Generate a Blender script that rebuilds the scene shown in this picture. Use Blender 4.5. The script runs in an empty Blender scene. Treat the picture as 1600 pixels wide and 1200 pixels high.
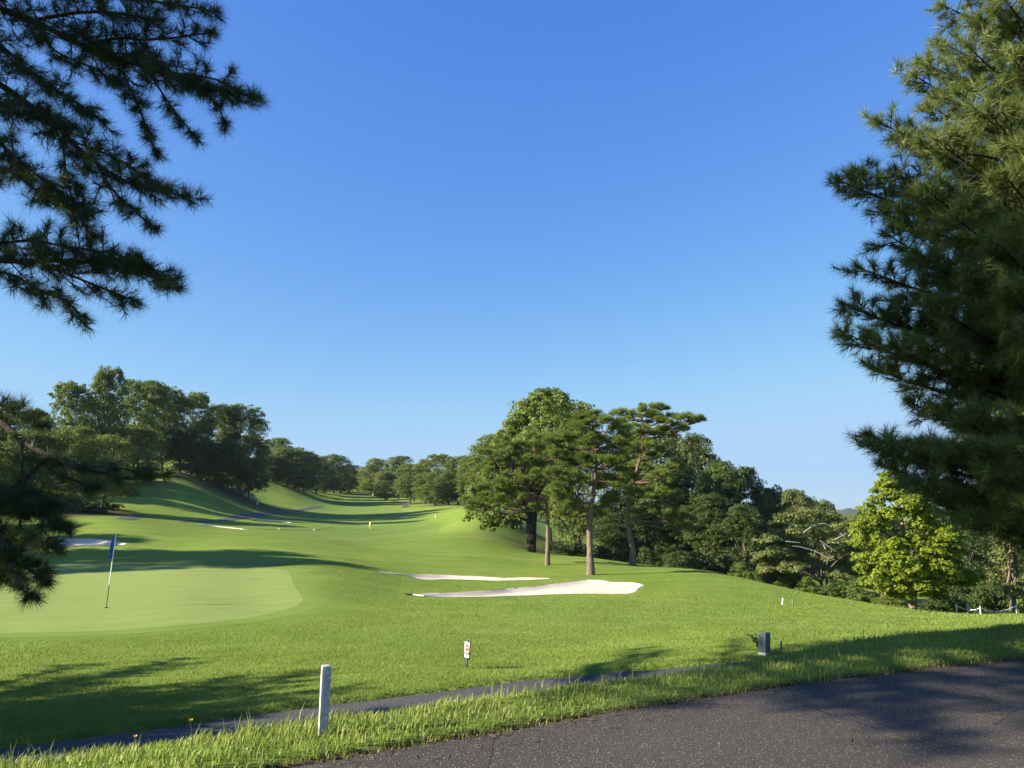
import bpy, math, time
import numpy as np
from math import radians, sin, cos, tan, atan2, pi, sqrt, exp, log
from mathutils import Vector, Matrix

T0 = time.time()
S = bpy.context.scene
C = S.collection

# ------------------------------------------------------------------ camera, sky, sun, exposure
CAM = np.array([0.0, 0.0, 1.6])
FPX = 1200.0                      # focal length in pixels of the 1600x1200 photograph
HOR = 790.0                       # row of the true horizon
PITCH = math.atan((HOR - 600) / FPX)
cd = bpy.data.cameras.new('camera')
cd.sensor_fit = 'HORIZONTAL'
cd.sensor_width = 36.0
cd.lens = 36.0 * FPX / 1600
cd.clip_start = 0.05
cd.clip_end = 20000
cam = bpy.data.objects.new('camera', cd)
cam.location = CAM
cam.rotation_euler = (pi / 2 + PITCH, 0, 0)
C.objects.link(cam)
S.camera = cam

SUN_EL = radians(26.0)
SUN_DIR = Vector((-0.965 * cos(SUN_EL), -0.262 * cos(SUN_EL), sin(SUN_EL))).normalized()   # towards the sun
W = bpy.data.worlds.new('World')
S.world = W
W.use_nodes = True
nt = W.node_tree
bg = nt.nodes['Background']
sky = nt.nodes.new('ShaderNodeTexSky')
sky.sky_type = 'NISHITA'
sky.sun_disc = False
sky.sun_elevation = SUN_EL
sky.sun_rotation = atan2(SUN_DIR.x, SUN_DIR.y)
sky.altitude = 0
sky.air_density = 1.0
sky.dust_density = 0.6
sky.ozone_density = 3.5
SKY_S, EXPO = 0.061, 1.6
sep = nt.nodes.new('ShaderNodeSeparateColor'); com = nt.nodes.new('ShaderNodeCombineColor')
nt.links.new(sky.outputs[0], sep.inputs[0])
for ch, (ga, am, mx) in enumerate(((1.15, .88, .43), (.92, .90, .66), (.37, 1.0, .96))):     # clear, deep blue summer sky: gain, gamma and soft ceiling for each channel
    p = nt.nodes.new('ShaderNodeMath'); p.operation = 'POWER'; p.inputs[1].default_value = ga
    q = nt.nodes.new('ShaderNodeMath'); q.operation = 'MULTIPLY'; q.inputs[1].default_value = am * (SKY_S * 2 ** EXPO) ** (ga - 1)
    nt.links.new(sep.outputs[ch], p.inputs[0]); nt.links.new(p.outputs[0], q.inputs[0]); nt.links.new(q.outputs[0], com.inputs[ch])
    sm = nt.nodes.new('ShaderNodeMath'); sm.operation = 'SMOOTH_MIN'; sm.inputs[1].default_value = mx / (SKY_S * 2 ** EXPO); sm.inputs[2].default_value = .22 / (SKY_S * 2 ** EXPO)
    nt.links.new(q.outputs[0], sm.inputs[0]); nt.links.new(sm.outputs[0], com.inputs[ch])
nt.links.new(com.outputs[0], bg.inputs[0])
bg.inputs[1].default_value = SKY_S

sl = bpy.data.lights.new('sun', 'SUN')
sl.energy = 5.0
sl.angle = radians(0.53)
sl.color = (1.0, 0.90, 0.72)
so = bpy.data.objects.new('sun', sl)
so.rotation_euler = SUN_DIR.to_track_quat('Z', 'Y').to_euler()
so.location = (-40, -10, 30)
C.objects.link(so)

S.view_settings.view_transform = 'Standard'
S.view_settings.look = 'None'
S.view_settings.exposure = EXPO
S.view_settings.gamma = 1.0
S.view_settings.use_curve_mapping = False
S.cycles.use_denoising = True
S.cycles.denoising_prefilter = 'ACCURATE'
S.cycles.max_bounces = 6
S.cycles.diffuse_bounces = 3
S.cycles.transmission_bounces = 4
S.cycles.glossy_bounces = 2
S.cycles.caustics_reflective = False
S.cycles.caustics_refractive = False

rng = np.random.default_rng(7)

# ------------------------------------------------------------------ mesh helpers
def mesh_np(name, V, F, smooth=False):
    """V (N,3), F (M,k) with k constant -> mesh data"""
    V = np.asarray(V, np.float32); F = np.asarray(F, np.int32)
    m = bpy.data.meshes.new(name)
    k = F.shape[1]
    m.vertices.add(len(V)); m.vertices.foreach_set('co', V.ravel())
    m.loops.add(F.size); m.loops.foreach_set('vertex_index', F.ravel())
    m.polygons.add(len(F))
    m.polygons.foreach_set('loop_start', np.arange(0, F.size, k, dtype=np.int32))
    if smooth:
        m.polygons.foreach_set('use_smooth', np.ones(len(F), bool))
    m.update(calc_edges=True)
    return m

def link(name, mesh, mat, parent=None, loc=None):
    o = bpy.data.objects.new(name, mesh)
    C.objects.link(o)
    if mat is not None and len(mesh.materials) == 0:
        mesh.materials.append(mat)
    if parent is not None:
        o.parent = parent
    if loc is not None:
        o.location = loc
    return o

def tag(o, label, cat=None, group=None, kind=None):
    o['label'] = label
    if cat: o['category'] = cat
    if group: o['group'] = group
    if kind: o['kind'] = kind
    return o

def empty(name, loc=(0, 0, 0), rz=0.0):
    o = bpy.data.objects.new(name, None)
    o.empty_display_size = 0.1
    C.objects.link(o)
    o.location = loc
    o.rotation_euler = (0, 0, rz)
    return o

class MB:
    """collects triangles"""
    def __init__(s): s.V = []; s.F = []; s.n = 0
    def add(s, V, F):
        V = np.asarray(V, float).reshape(-1, 3); F = np.asarray(F, int)
        if F.shape[1] == 4:
            F = np.concatenate([F[:, [0, 1, 2]], F[:, [0, 2, 3]]])
        s.V.append(V); s.F.append(F + s.n); s.n += len(V)
    def tube(s, P, R, k=6, cap=True):
        P = np.asarray(P, float); R = np.asarray(R, float)
        n = len(P)
        T = np.gradient(P, axis=0); T /= np.linalg.norm(T, axis=1)[:, None] + 1e-9
        ref = np.array([0.31, 0.95, 0.05]) if abs(T[:, 2]).mean() > 0.6 else np.array([0.05, 0.1, 1.0])
        A = np.cross(T, ref); A /= np.linalg.norm(A, axis=1)[:, None] + 1e-9
        B = np.cross(T, A)
        a = np.linspace(0, 2 * pi, k, endpoint=False)
        ring = A[:, None, :] * np.cos(a)[None, :, None] + B[:, None, :] * np.sin(a)[None, :, None]
        V = (P[:, None, :] + ring * R[:, None, None]).reshape(-1, 3)
        i = np.arange(n - 1)[:, None] * k; j = np.arange(k)[None, :]; j2 = (j + 1) % k
        F = np.stack([i + j, i + j2, i + k + j2, i + k + j], -1).reshape(-1, 4)
        s.add(V, F)
        if cap:
            for (c, o, fl) in ((P[0], 0, 1), (P[-1], (n - 1) * k, 0)):
                VV = np.concatenate([V[o:o + k], c[None]])
                FF = [[q, (q + 1) % k, k] if fl == 0 else [(q + 1) % k, q, k] for q in range(k)]
                s.add(VV, FF)
    def box(s, c, d, M=None):
        c = np.array(c, float); d = np.array(d, float) / 2
        V = np.array([[x, y, z] for x in (-1, 1) for y in (-1, 1) for z in (-1, 1)], float) * d + c
        if M is not None: V = V @ np.array(M).T
        F = [[0, 1, 3, 2], [4, 6, 7, 5], [0, 4, 5, 1], [2, 3, 7, 6], [0, 2, 6, 4], [1, 5, 7, 3]]
        s.add(V, F)
    def mesh(s, name, smooth=False):
        return mesh_np(name, np.concatenate(s.V), np.concatenate(s.F), smooth)

def bevel(o, w, seg=2):
    b = o.modifiers.new('bevel', 'BEVEL'); b.width = w; b.segments = seg; b.limit_method = 'ANGLE'
    return o

# ------------------------------------------------------------------ pixel <-> place
def ray(px, py):
    px = np.asarray(px, float); py = np.asarray(py, float)
    cx = (px - 800) / FPX; cy = (600 - py) / FPX
    fy = cos(PITCH) - cy * sin(PITCH); fz = sin(PITCH) + cy * cos(PITCH)
    return cx / fy, fz / fy           # X and Z per metre of forward distance Y

def at(px, py, Y):
    ux, uz = ray(px, py)
    Y = np.asarray(Y, float)
    return np.stack(np.broadcast_arrays(ux * Y, Y, CAM[2] + uz * Y), -1)

def sstep(a, b, x):
    t = np.clip((x - a) / (b - a), 0, 1)
    return t * t * (3 - 2 * t)

# ------------------------------------------------------------------ terrain height field
PATH_Z = -0.65
def flat(pts, z):
    out = []
    for px, py in pts:
        ux, uz = ray(px, py)
        Y = (z - CAM[2]) / uz
        out.append((ux * Y, Y))
    return np.array(out)

ROAD_E = flat([(504, 1191), (647, 1168), (779, 1143), (895, 1125), (1050, 1099), (1169, 1080), (1315, 1061), (1450, 1046), (1600, 1031)], 0.0)
PATH_F = flat([(0, 1172), (130, 1152), (270, 1138), (400, 1119), (560, 1098), (700, 1079), (800, 1065), (900, 1055), (1000, 1048), (1100, 1041), (1230, 1029), (1400, 1010), (1500, 998), (1600, 985)], PATH_Z)
def extend(P, a, b):
    d0 = P[0] - P[2]; d0 /= np.linalg.norm(d0); d1 = P[-1] - P[-3]; d1 /= np.linalg.norm(d1)
    return np.concatenate([[P[0] + d0 * a], [P[0] + d0 * a * .5], P, [P[-1] + d1 * b * .5], [P[-1] + d1 * b]])
def resample(P, n):
    s = np.concatenate([[0], np.cumsum(np.linalg.norm(np.diff(P, axis=0), axis=1))])
    q = np.linspace(0, s[-1], n)
    P = np.stack([np.interp(q, s, P[:, i]) for i in range(P.shape[1])], 1)
    for _ in range(3):
        P[1:-1] = P[1:-1] * .5 + (P[:-2] + P[2:]) * .25
    return P
ROAD_E = resample(extend(ROAD_E, 16, 26), 70)
PATH_F = resample(extend(PATH_F, 14, 26), 70)
def offset(P, d):
    t = np.gradient(P, axis=0); t /= np.linalg.norm(t, axis=1)[:, None]
    return P + np.stack([t[:, 1], -t[:, 0]], 1) * d       # to the right of travel (towards the camera)
PATH_N = offset(PATH_F, 1.75)

def sdist(P, X, Y):
    """signed distance to a polyline running left to right: + beyond it (away from the camera)"""
    best = np.full(X.shape, 1e9); sg = np.ones(X.shape)
    for a, b in zip(P[:-1], P[1:]):
        d = b - a; L2 = d @ d
        t = np.clip(((X - a[0]) * d[0] + (Y - a[1]) * d[1]) / L2, 0, 1)
        ex = X - a[0] - t * d[0]; ey = Y - a[1] - t * d[1]
        q = ex * ex + ey * ey
        s = d[0] * (Y - a[1]) - d[1] * (X - a[0])
        m = q < best
        best = np.where(m, q, best); sg = np.where(m, np.sign(s), sg)
    return np.sqrt(best) * sg

CTL = [  # px, py, forward distance
 (0,1100,9.3),(0,1030,13.5),(0,990,17.4),(0,950,21),(0,900,28.9),(0,872,36.6),(0,856,41),(0,838,45),(0,820,50),(0,808,55),(0,795,62),(0,770,80),(0,745,110),(0,720,160),
 (90,1000,16.2),(90,870,37),(90,845,43),(90,812,53),(90,800,62),(90,775,80),
 (180,1060,11.4),(180,1000,16.3),(180,950,21.3),(180,890,31.5),(180,868,38),(180,852,41),(180,835,45),(180,815,51),(190,806,57),(190,808,66),(190,792,75),(200,767,88),(218,745,98),(220,735,115),(220,720,150),
 (280,1000,16),(280,950,21),(280,890,31),(280,862,40),(280,845,45),(280,824,54),(280,816,58),(280,812,68),(280,800,78),(280,770,90),(280,743,100),(290,735,120),(290,722,150),
 (340,880,34),(340,850,44),(340,831,54),(340,823,62),(340,812,74),(340,800,86),(340,780,96),(340,764,104),(340,750,125),
 (400,1060,11.3),(400,940,23),(400,890,32),(400,865,39),(400,845,47),(400,830,58),(400,815,78),(400,805,95),(400,791,106),(400,784,112),(400,782,125),(395,770,140),(392,749,150),(395,740,180),(395,728,230),
 (450,850,46),(450,826,68),(450,811,92),(450,801,112),(450,789,130),(450,772,148),(450,760,165),(450,745,210),
 (500,1040,12.3),(500,980,18),(500,930,24),(500,890,32),(500,860,44),(500,836,62),(500,816,92),(500,801,125),(500,792,145),(500,780,180),(500,768,240),(500,758,300),
 (570,1000,15.6),(570,960,20.5),(570,900,33),(570,870,44),(570,840,66),(570,820,92),(570,800,135),(570,785,180),(570,770,235),(570,764,290),
 (630,930,29),(630,897,37),(630,870,47),(630,840,68),(630,815,98),(630,795,145),(630,785,180),(620,777,215),(620,768,280),
 (700,1020,14),(700,960,21),(700,930,29.5),(700,905,37),(700,880,45),(700,850,60),(700,820,88),(700,800,115),(700,788,150),(700,778,200),
 (760,860,55),(760,842,66),(752,806,84),(745,794,92),(740,790,115),
 (830,1020,14.4),(830,960,21.5),(830,935,29),(830,912,36),(830,900,40),(830,880,49),(830,863,62),(830,852,75),(830,835,110),
 (922,1010,15.2),(922,950,23.5),(922,932,29),(922,908,36.5),(922,897,42),(922,880,49),(915,870,58),(915,872,75),(915,860,110),
 (1000,980,18.5),(1000,940,27),(1000,915,34),(1000,895,43),(1000,882,52),(1000,890,70),(1000,880,110),
 (1100,1010,14),(1100,960,22),(1100,930,29),(1100,905,38),(1100,891,45),(1100,902,65),(1100,890,110),
 (1200,1000,14.5),(1200,960,22),(1200,935,29),(1200,913,38),(1200,925,58),(1200,890,120),
 (1300,990,16),(1300,960,22.5),(1300,934,32),(1300,950,50),(1300,920,110),
 (1400,985,17),(1400,962,23),(1400,948,30),(1400,968,45),(1400,930,110),
 (1500,975,18.5),(1500,967,24),(1500,961,29),(1500,975,45),(1500,930,110),
 (1600,970,18),(1600,967,24),(1600,961,28.5),(1600,972,45),(1600,930,110),
]
PTS = [at(*c) for c in CTL]
for th, r, z in [(-45,8,-.75),(-45,14,-1.0),(-45,25,-1.2),(-45,40,-.4),(-45,70,1.8),(-45,150,8),(-75,9,-.75),(-75,16,-.9),(-75,30,-.9),(-75,60,.5),(-75,150,4),
                 (-100,10,-.6),(-100,40,-.4),(-100,150,1),(45,14,-.75),(45,20,-1.2),(45,32,-2.6),(45,55,-5),(45,120,-8),(75,16,-.7),(75,24,-1.1),(75,40,-2.4),(75,120,-7),(100,16,-.4),(100,60,-2),(100,150,-4),
                 (-50,350,14),(-25,350,14),(-12,350,10),(-5,350,10),(5,350,3),(15,300,-9),(30,300,-14),(50,300,-14),(80,300,-12),(-80,350,8)]:
    PTS.append(np.array([r * sin(radians(th)), r * cos(radians(th)), z]))
for p in PATH_F[::4]:
    PTS.append(np.array([p[0], p[1], PATH_Z]))
PTS = np.array(PTS)
def warp(X, Y):
    r = np.hypot(X, Y) + 1e-6
    return np.arctan2(X, Y) * 3.0, np.log(r), r
pu, pv, pr = warp(PTS[:, 0], PTS[:, 1])
pt = (PTS[:, 2] - CAM[2]) / pr
def phi(d2): return 0.5 * d2 * np.log(d2 + 1e-12)
n = len(PTS)
A = np.zeros((n + 3, n + 3))
A[:n, :n] = phi((pu[:, None] - pu) ** 2 + (pv[:, None] - pv) ** 2) + np.eye(n) * 0.004
A[:n, n] = 1; A[:n, n + 1] = pu; A[:n, n + 2] = pv
A[n:, :n] = A[:n, n:].T
WTS = np.linalg.solve(A, np.concatenate([pt, [0, 0, 0]]))

def rbf(X, Y):
    sh = X.shape; X = X.ravel(); Y = Y.ravel()
    out = np.empty(len(X))
    for i in range(0, len(X), 20000):
        u, v, r = warp(X[i:i + 20000], Y[i:i + 20000])
        vc = np.minimum(v, log(380.0))
        K = phi((u[:, None] - pu) ** 2 + (vc[:, None] - pv) ** 2)
        t = K @ WTS[:n] + WTS[n] + WTS[n + 1] * u + WTS[n + 2] * vc
        z = CAM[2] + t * np.minimum(r, 380.0)
        far = sstep(380, 1500, r)
        z = z * (1 - far) + (-14.0) * far
        back = sstep(radians(95), radians(130), np.abs(u) / 3.0)
        out[i:i + 20000] = z * (1 - back) + (-0.3) * back
    return out.reshape(sh)

BUNK = []     # (polygon, depth) filled below

def inside_dist(P, X, Y):
    ins = np.zeros(X.shape, bool); best = np.full(X.shape, 1e9)
    Q = np.roll(P, -1, axis=0)
    for a, b in zip(P, Q):
        c = ((a[1] > Y) != (b[1] > Y)) & (X < (b[0] - a[0]) * (Y - a[1]) / (b[1] - a[1] + 1e-12) + a[0])
        ins ^= c
        d = b - a
        t = np.clip(((X - a[0]) * d[0] + (Y - a[1]) * d[1]) / (d @ d + 1e-12), 0, 1)
        best = np.minimum(best, (X - a[0] - t * d[0]) ** 2 + (Y - a[1] - t * d[1]) ** 2)
    return np.where(ins, np.sqrt(best), -np.sqrt(best))

def hz(X, Y, part='ground'):
    """height of the land; part 'sand' gives the sand surface inside a bunker, 'soil' the sheet that lies below road, path and sand"""
    X = np.atleast_1d(np.asarray(X, float)); Y = np.atleast_1d(np.asarray(Y, float))
    z = rbf(X, Y)
    r = np.hypot(X, Y)
    m = r < 45
    if m.any():
        x = X[m]; y = Y[m]; zz = z[m]
        dr = sdist(ROAD_E, x, y); dn = sdist(PATH_N, x, y); df = sdist(PATH_F, x, y)
        s = np.clip(dr / (dr - dn + 1e-6), 0, 1)
        w = np.maximum(dr - dn, 0.3)
        k0 = .30 + .30 * sstep(1.8, 4.2, x)
        k = sstep(0, 1, (s - k0) / (.98 - k0))
        verge = (0.03 + .05 * sstep(2.2, 4.5, x)) * sstep(.05, .25, dr) * (1 - k) + PATH_Z * k
        prof = np.where(dr < 0, 0.0, np.where(dn < 0, verge, PATH_Z))
        behind = -0.0 + 0 * dr
        prof = np.where(dr < -6.5, 0.03, prof)
        q = sstep(0.0, 1.6, df)
        far_side = (PATH_Z + 0.03 * sstep(0, .12, df)) * (1 - q) + np.minimum(zz, PATH_Z + 1.0) * q
        zz2 = np.where(df > 0, far_side, prof)
        # fade out of the near profile far off to the sides
        f = sstep(30, 45, r[m])
        zz = zz2 * (1 - f) + zz * f
        if part == 'soil':
            zz = zz - 0.06 * (1 - sstep(.02, .12, dr)) * sstep(-6.6, -6.4, dr) * (1 - f) - 0.06 * sstep(-.12, -.02, dn) * (1 - sstep(.02, .12, df)) * (1 - f)
        z[m] = zz
    for P, dep in BUNK:
        lo = P.min(0) - 1; hi = P.max(0) + 1
        m = (X > lo[0]) & (X < hi[0]) & (Y > lo[1]) & (Y < hi[1])
        if m.any():
            d = inside_dist(P, X[m], Y[m])
            z[m] += 0.05 * sstep(-0.8, -0.05, d) * (d < 0) - dep * sstep(0.0, 0.35, d) + 0.05 * (d >= 0) * (1 - sstep(0, .3, d))
            if part == 'soil':
                z[m] -= 0.03 * (d > 0.0) + .12 * sstep(0, .3, d)
    return z

def ground_at(px, py, n=420, y0=3.2, y1=420.0):
    """where the sight line of a pixel meets the land"""
    ux, uz = ray(px, py)
    Ys = np.exp(np.linspace(log(y0), log(y1), n))
    z = hz(ux * Ys, Ys)
    d = CAM[2] + uz * Ys - z
    i = np.argmax(d < 0)
    if d[i] >= 0:
        return np.array([ux * y1, y1, hz(ux * y1, y1)[0]])
    a, b = Ys[max(i - 1, 0)], Ys[i]
    for _ in range(2):
        q = np.linspace(a, b, 24)
        dd = CAM[2] + uz * q - hz(ux * q, q)
        j = max(int(np.argmax(dd < 0)), 1)
        a, b = q[j - 1], q[j]
    Y = (a + b) / 2
    return np.array([ux * Y, Y, hz(ux * Y, Y)[0]])

def gpts(L): return np.array([ground_at(*p) for p in L])
def gz(x, y): return float(hz(x, y)[0])

def curve(P, n):
    """smooth resampling of a polyline (Catmull-Rom)"""
    P = np.asarray(P, float)
    Q = np.concatenate([[2 * P[0] - P[1]], P, [2 * P[-1] - P[-2]]])
    out = []
    m = len(P) - 1
    for t in np.linspace(0, m - 1e-6, n):
        i = int(t); f = t - i
        a, b, c, d = Q[i], Q[i + 1], Q[i + 2], Q[i + 3]
        out.append(.5 * (2 * b + (c - a) * f + (2 * a - 5 * b + 4 * c - d) * f * f + (3 * b - a - 3 * c + d) * f ** 3))
    return np.array(out)

# bunkers first: their hollows belong to the land   (far edge, near edge) in photo pixels
BUNKERS = [
 ('front', [(650,931),(690,928),(740,926),(800,921),(860,915),(905,909),(930,908),(960,911),(985,912),(1004,915)],
           [(650,932),(690,935),(740,935),(800,933),(860,931),(905,930),(930,930),(960,930),(985,929),(1004,917)], 0.10),
 ('back',  [(590,895),(630,898),(660,899),(700,900),(740,902),(780,904),(820,904),(858,905)],
           [(590,896),(630,900),(660,907),(700,907),(740,908),(780,909),(820,908),(858,906)], 0.07),
 ('left',  [(-60,842),(40,842),(80,842),(115,842),(150,844),(180,847),(197,851)],
           [(-60,858),(40,858),(80,857),(115,855),(150,854),(180,854),(197,852)], 0.10),
 ('fair',  [(308,820.5),(330,822),(350,824),(370,826),(385,828.5)],
           [(308,821.3),(330,823.8),(350,825.8),(370,827.6),(385,829.2)], 0.03),
 ('far',   [(394,811.5),(410,812),(430,814),(455,817)],
           [(394,813),(410,814.5),(430,816),(455,818)], 0.04),
]
bdata = []
for nm, fe, ne, dep in BUNKERS:
    A_ = curve(gpts(fe)[:, :2], 60); B_ = curve(gpts(ne)[:, :2], 60)
    bdata.append((nm, A_, B_, dep))
BUNK = [(np.concatenate([A_, B_[::-1]]), dep) for nm, A_, B_, dep in bdata]

# ------------------------------------------------------------------ materials
def newmat(name):
    m = bpy.data.materials.new(name); m.use_nodes = True
    t = m.node_tree
    return m, t, t.nodes['Principled BSDF'], t.nodes['Material Output']
def nd(t, ty, **kw):
    q = t.nodes.new(ty)
    for k, v in kw.items():
        if k.startswith('i_'):
            q.inputs[k[2:].replace('_', ' ')].default_value = v
        else: setattr(q, k, v)
    return q
def ramp(t, fac, stops):
    r = t.nodes.new('ShaderNodeValToRGB')
    e = r.color_ramp.elements
    while len(e) > 1: e.remove(e[0])
    e[0].position = stops[0][0]; e[0].color = (*stops[0][1], 1)
    for p, c in stops[1:]:
        q = e.new(p); q.color = (*c, 1)
    t.links.new(fac, r.inputs[0])
    return r.outputs[0]
def noise(t, scale, detail=4, rough=.55, vec=None, dist=0.0):
    q = nd(t, 'ShaderNodeTexNoise'); q.inputs['Scale'].default_value = scale; q.inputs['Detail'].default_value = detail
    q.inputs['Roughness'].default_value = rough; q.inputs['Distortion'].default_value = dist
    if vec is not None: t.links.new(vec, q.inputs['Vector'])
    return q.outputs['Fac']
def mix(t, a, b, fac, mode='MIX'):
    q = nd(t, 'ShaderNodeMix', data_type='RGBA', blend_type=mode)
    for s, v in ((6, a), (7, b), (0, fac)):
        if hasattr(v, 'links'): t.links.new(v, q.inputs[s])
        elif isinstance(v, tuple): q.inputs[s].default_value = (*v, 1)
        else: q.inputs[s].default_value = v
    return q.outputs[2]
def mth(t, op, a, b=None, c=None):
    q = nd(t, 'ShaderNodeMath', operation=op)
    for i, v in enumerate((a, b, c)):
        if v is None: continue
        if hasattr(v, 'links'): t.links.new(v, q.inputs[i])
        else: q.inputs[i].default_value = v
    return q.outputs[0]
def objpos(t, kind='Object'):
    return nd(t, 'ShaderNodeTexCoord').outputs[kind]
def setbump(t, bs, h, strength=.4, dist=.02):
    b = nd(t, 'ShaderNodeBump'); b.inputs['Strength'].default_value = strength; b.inputs['Distance'].default_value = dist
    t.links.new(h, b.inputs['Height']); t.links.new(b.outputs[0], bs.inputs['Normal'])
def fin(t, bs, col, rough=.8, spec=.2):
    if isinstance(col, tuple): bs.inputs['Base Color'].default_value = (*col, 1)
    else: t.links.new(col, bs.inputs['Base Color'])
    if hasattr(rough, 'links'): t.links.new(rough, bs.inputs['Roughness'])
    else: bs.inputs['Roughness'].default_value = rough
    bs.inputs['Specular IOR Level'].default_value = spec

def turf(name, stops, fine=1.0, bump=.5, litter=False, stripe=None, sheen=0.0, dry=.0):
    m, t, bs, out = newmat(name)
    P = objpos(t)
    big = noise(t, .09, 4, .6, P); mid = noise(t, .9, 5, .65, P); sm = noise(t, 14, 4, .7, P); ti = noise(t, 70 * fine, 3, .7, P)
    f = mth(t, 'ADD', mth(t, 'MULTIPLY', big, .40), mth(t, 'MULTIPLY', mid, .26))
    f = mth(t, 'ADD', f, mth(t, 'MULTIPLY', sm, .18))
    f = mth(t, 'ADD', f, mth(t, 'MULTIPLY', ti, .16))
    mp = nd(t, 'ShaderNodeMapping'); mp.inputs['Scale'].default_value = (.10, 1.1, 1); mp.inputs['Rotation'].default_value = (0, 0, .25); t.links.new(P, mp.inputs[0])
    f = mth(t, 'ADD', f, mth(t, 'MULTIPLY', mth(t, 'SUBTRACT', noise(t, .9, 3, .6, mp.outputs[0]), .5), .16))
    if stripe:
        w = nd(t, 'ShaderNodeTexWave'); w.inputs['Scale'].default_value = stripe[0]; w.inputs['Distortion'].default_value = .6; w.inputs['Detail'].default_value = 1
        ms = nd(t, 'ShaderNodeMapping'); ms.inputs['Rotation'].default_value = (0, 0, stripe[1]); t.links.new(P, ms.inputs[0]); t.links.new(ms.outputs[0], w.inputs['Vector'])
        f = mth(t, 'ADD', f, mth(t, 'MULTIPLY', mth(t, 'SUBTRACT', w.outputs['Fac'], .5), stripe[2]))
    col = ramp(t, f, stops)
    if dry:
        mr = nd(t, 'ShaderNodeMapRange'); mr.inputs[1].default_value = .50; mr.inputs[2].default_value = .68; t.links.new(noise(t, .22, 6, .65, P, .5), mr.inputs[0])
        col = mix(t, col, (.215, .215, .075), mth(t, 'MULTIPLY', mr.outputs[0], dry))
    if litter:
        a = nd(t, 'ShaderNodeAttribute', attribute_name='litter').outputs['Fac']
        n2 = noise(t, 2.5, 5, .7, P)
        fac = mth(t, 'MULTIPLY', a, mth(t, 'ADD', n2, .55))
        fac = nd(t, 'ShaderNodeClamp').outputs[0] if False else fac
        soil = ramp(t, noise(t, 9, 5, .7, P), [(.3, (.035, .026, .014)), (.6, (.085, .058, .032)), (.8, (.13, .10, .06))])
        col = mix(t, col, soil, fac)
        b = nd(t, 'ShaderNodeAttribute', attribute_name='bare').outputs['Fac']
        n3 = noise(t, 5.0, 5, .7, P)
        fb = mth(t, 'MULTIPLY', b, mth(t, 'GREATER_THAN', n3, .46))
        col = mix(t, col, (.21, .15, .085), mth(t, 'MULTIPLY', fb, .7))
    fin(t, bs, col, .9, .04)
    bs.inputs['Sheen Weight'].default_value = sheen
    bs.inputs['Sheen Roughness'].default_value = .5
    bs.inputs['Sheen Tint'].default_value = (.75, 1, .35, 1)
    h = mth(t, 'ADD', mth(t, 'MULTIPLY', sm, .6), ti)
    setbump(t, bs, h, bump, .05)
    return m

M_ROUGH = turf('turf_rough', [(.38, (.106, .166, .026)), (.46, (.138, .202, .033)), (.53, (.164, .228, .040)), (.61, (.208, .262, .055))], 1, .55, litter=True, dry=.12, stripe=(.11, 1.1, .025))
M_FAIR = turf('turf_fairway', [(.40, (.108, .172, .033)), (.5, (.132, .198, .039)), (.60, (.160, .224, .048))], 1.3, .25, stripe=(.07, .2, .05), dry=.25)
M_GREEN = turf('turf_green', [(.40, (.160, .215, .056)), (.5, (.186, .238, .066)), (.60, (.205, .255, .074))], 2.0, .06, stripe=(.28, .9, .045), dry=.2)
M_FRINGE = turf('turf_fringe', [(.38, (.116, .176, .034)), (.5, (.140, .202, .040)), (.62, (.166, .226, .048))], 1.6, .15)

def sand_mat():
    m, t, bs, out = newmat('bunker_sand')
    P = objpos(t)
    f = mth(t, 'ADD', mth(t, 'MULTIPLY', noise(t, 1.3, 5, .7, P), .6), mth(t, 'MULTIPLY', noise(t, 30, 3, .7, P), .4))
    fin(t, bs, ramp(t, f, [(.3, (.44, .37, .28)), (.5, (.54, .47, .37)), (.7, (.61, .54, .435))]), .95, .1)
    setbump(t, bs, mth(t, 'ADD', noise(t, 2.2, 5, .7, P), mth(t, 'MULTIPLY', noise(t, 12, 4, .7, P), .3)), .3, .07)
    return m
M_SAND = sand_mat()

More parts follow.
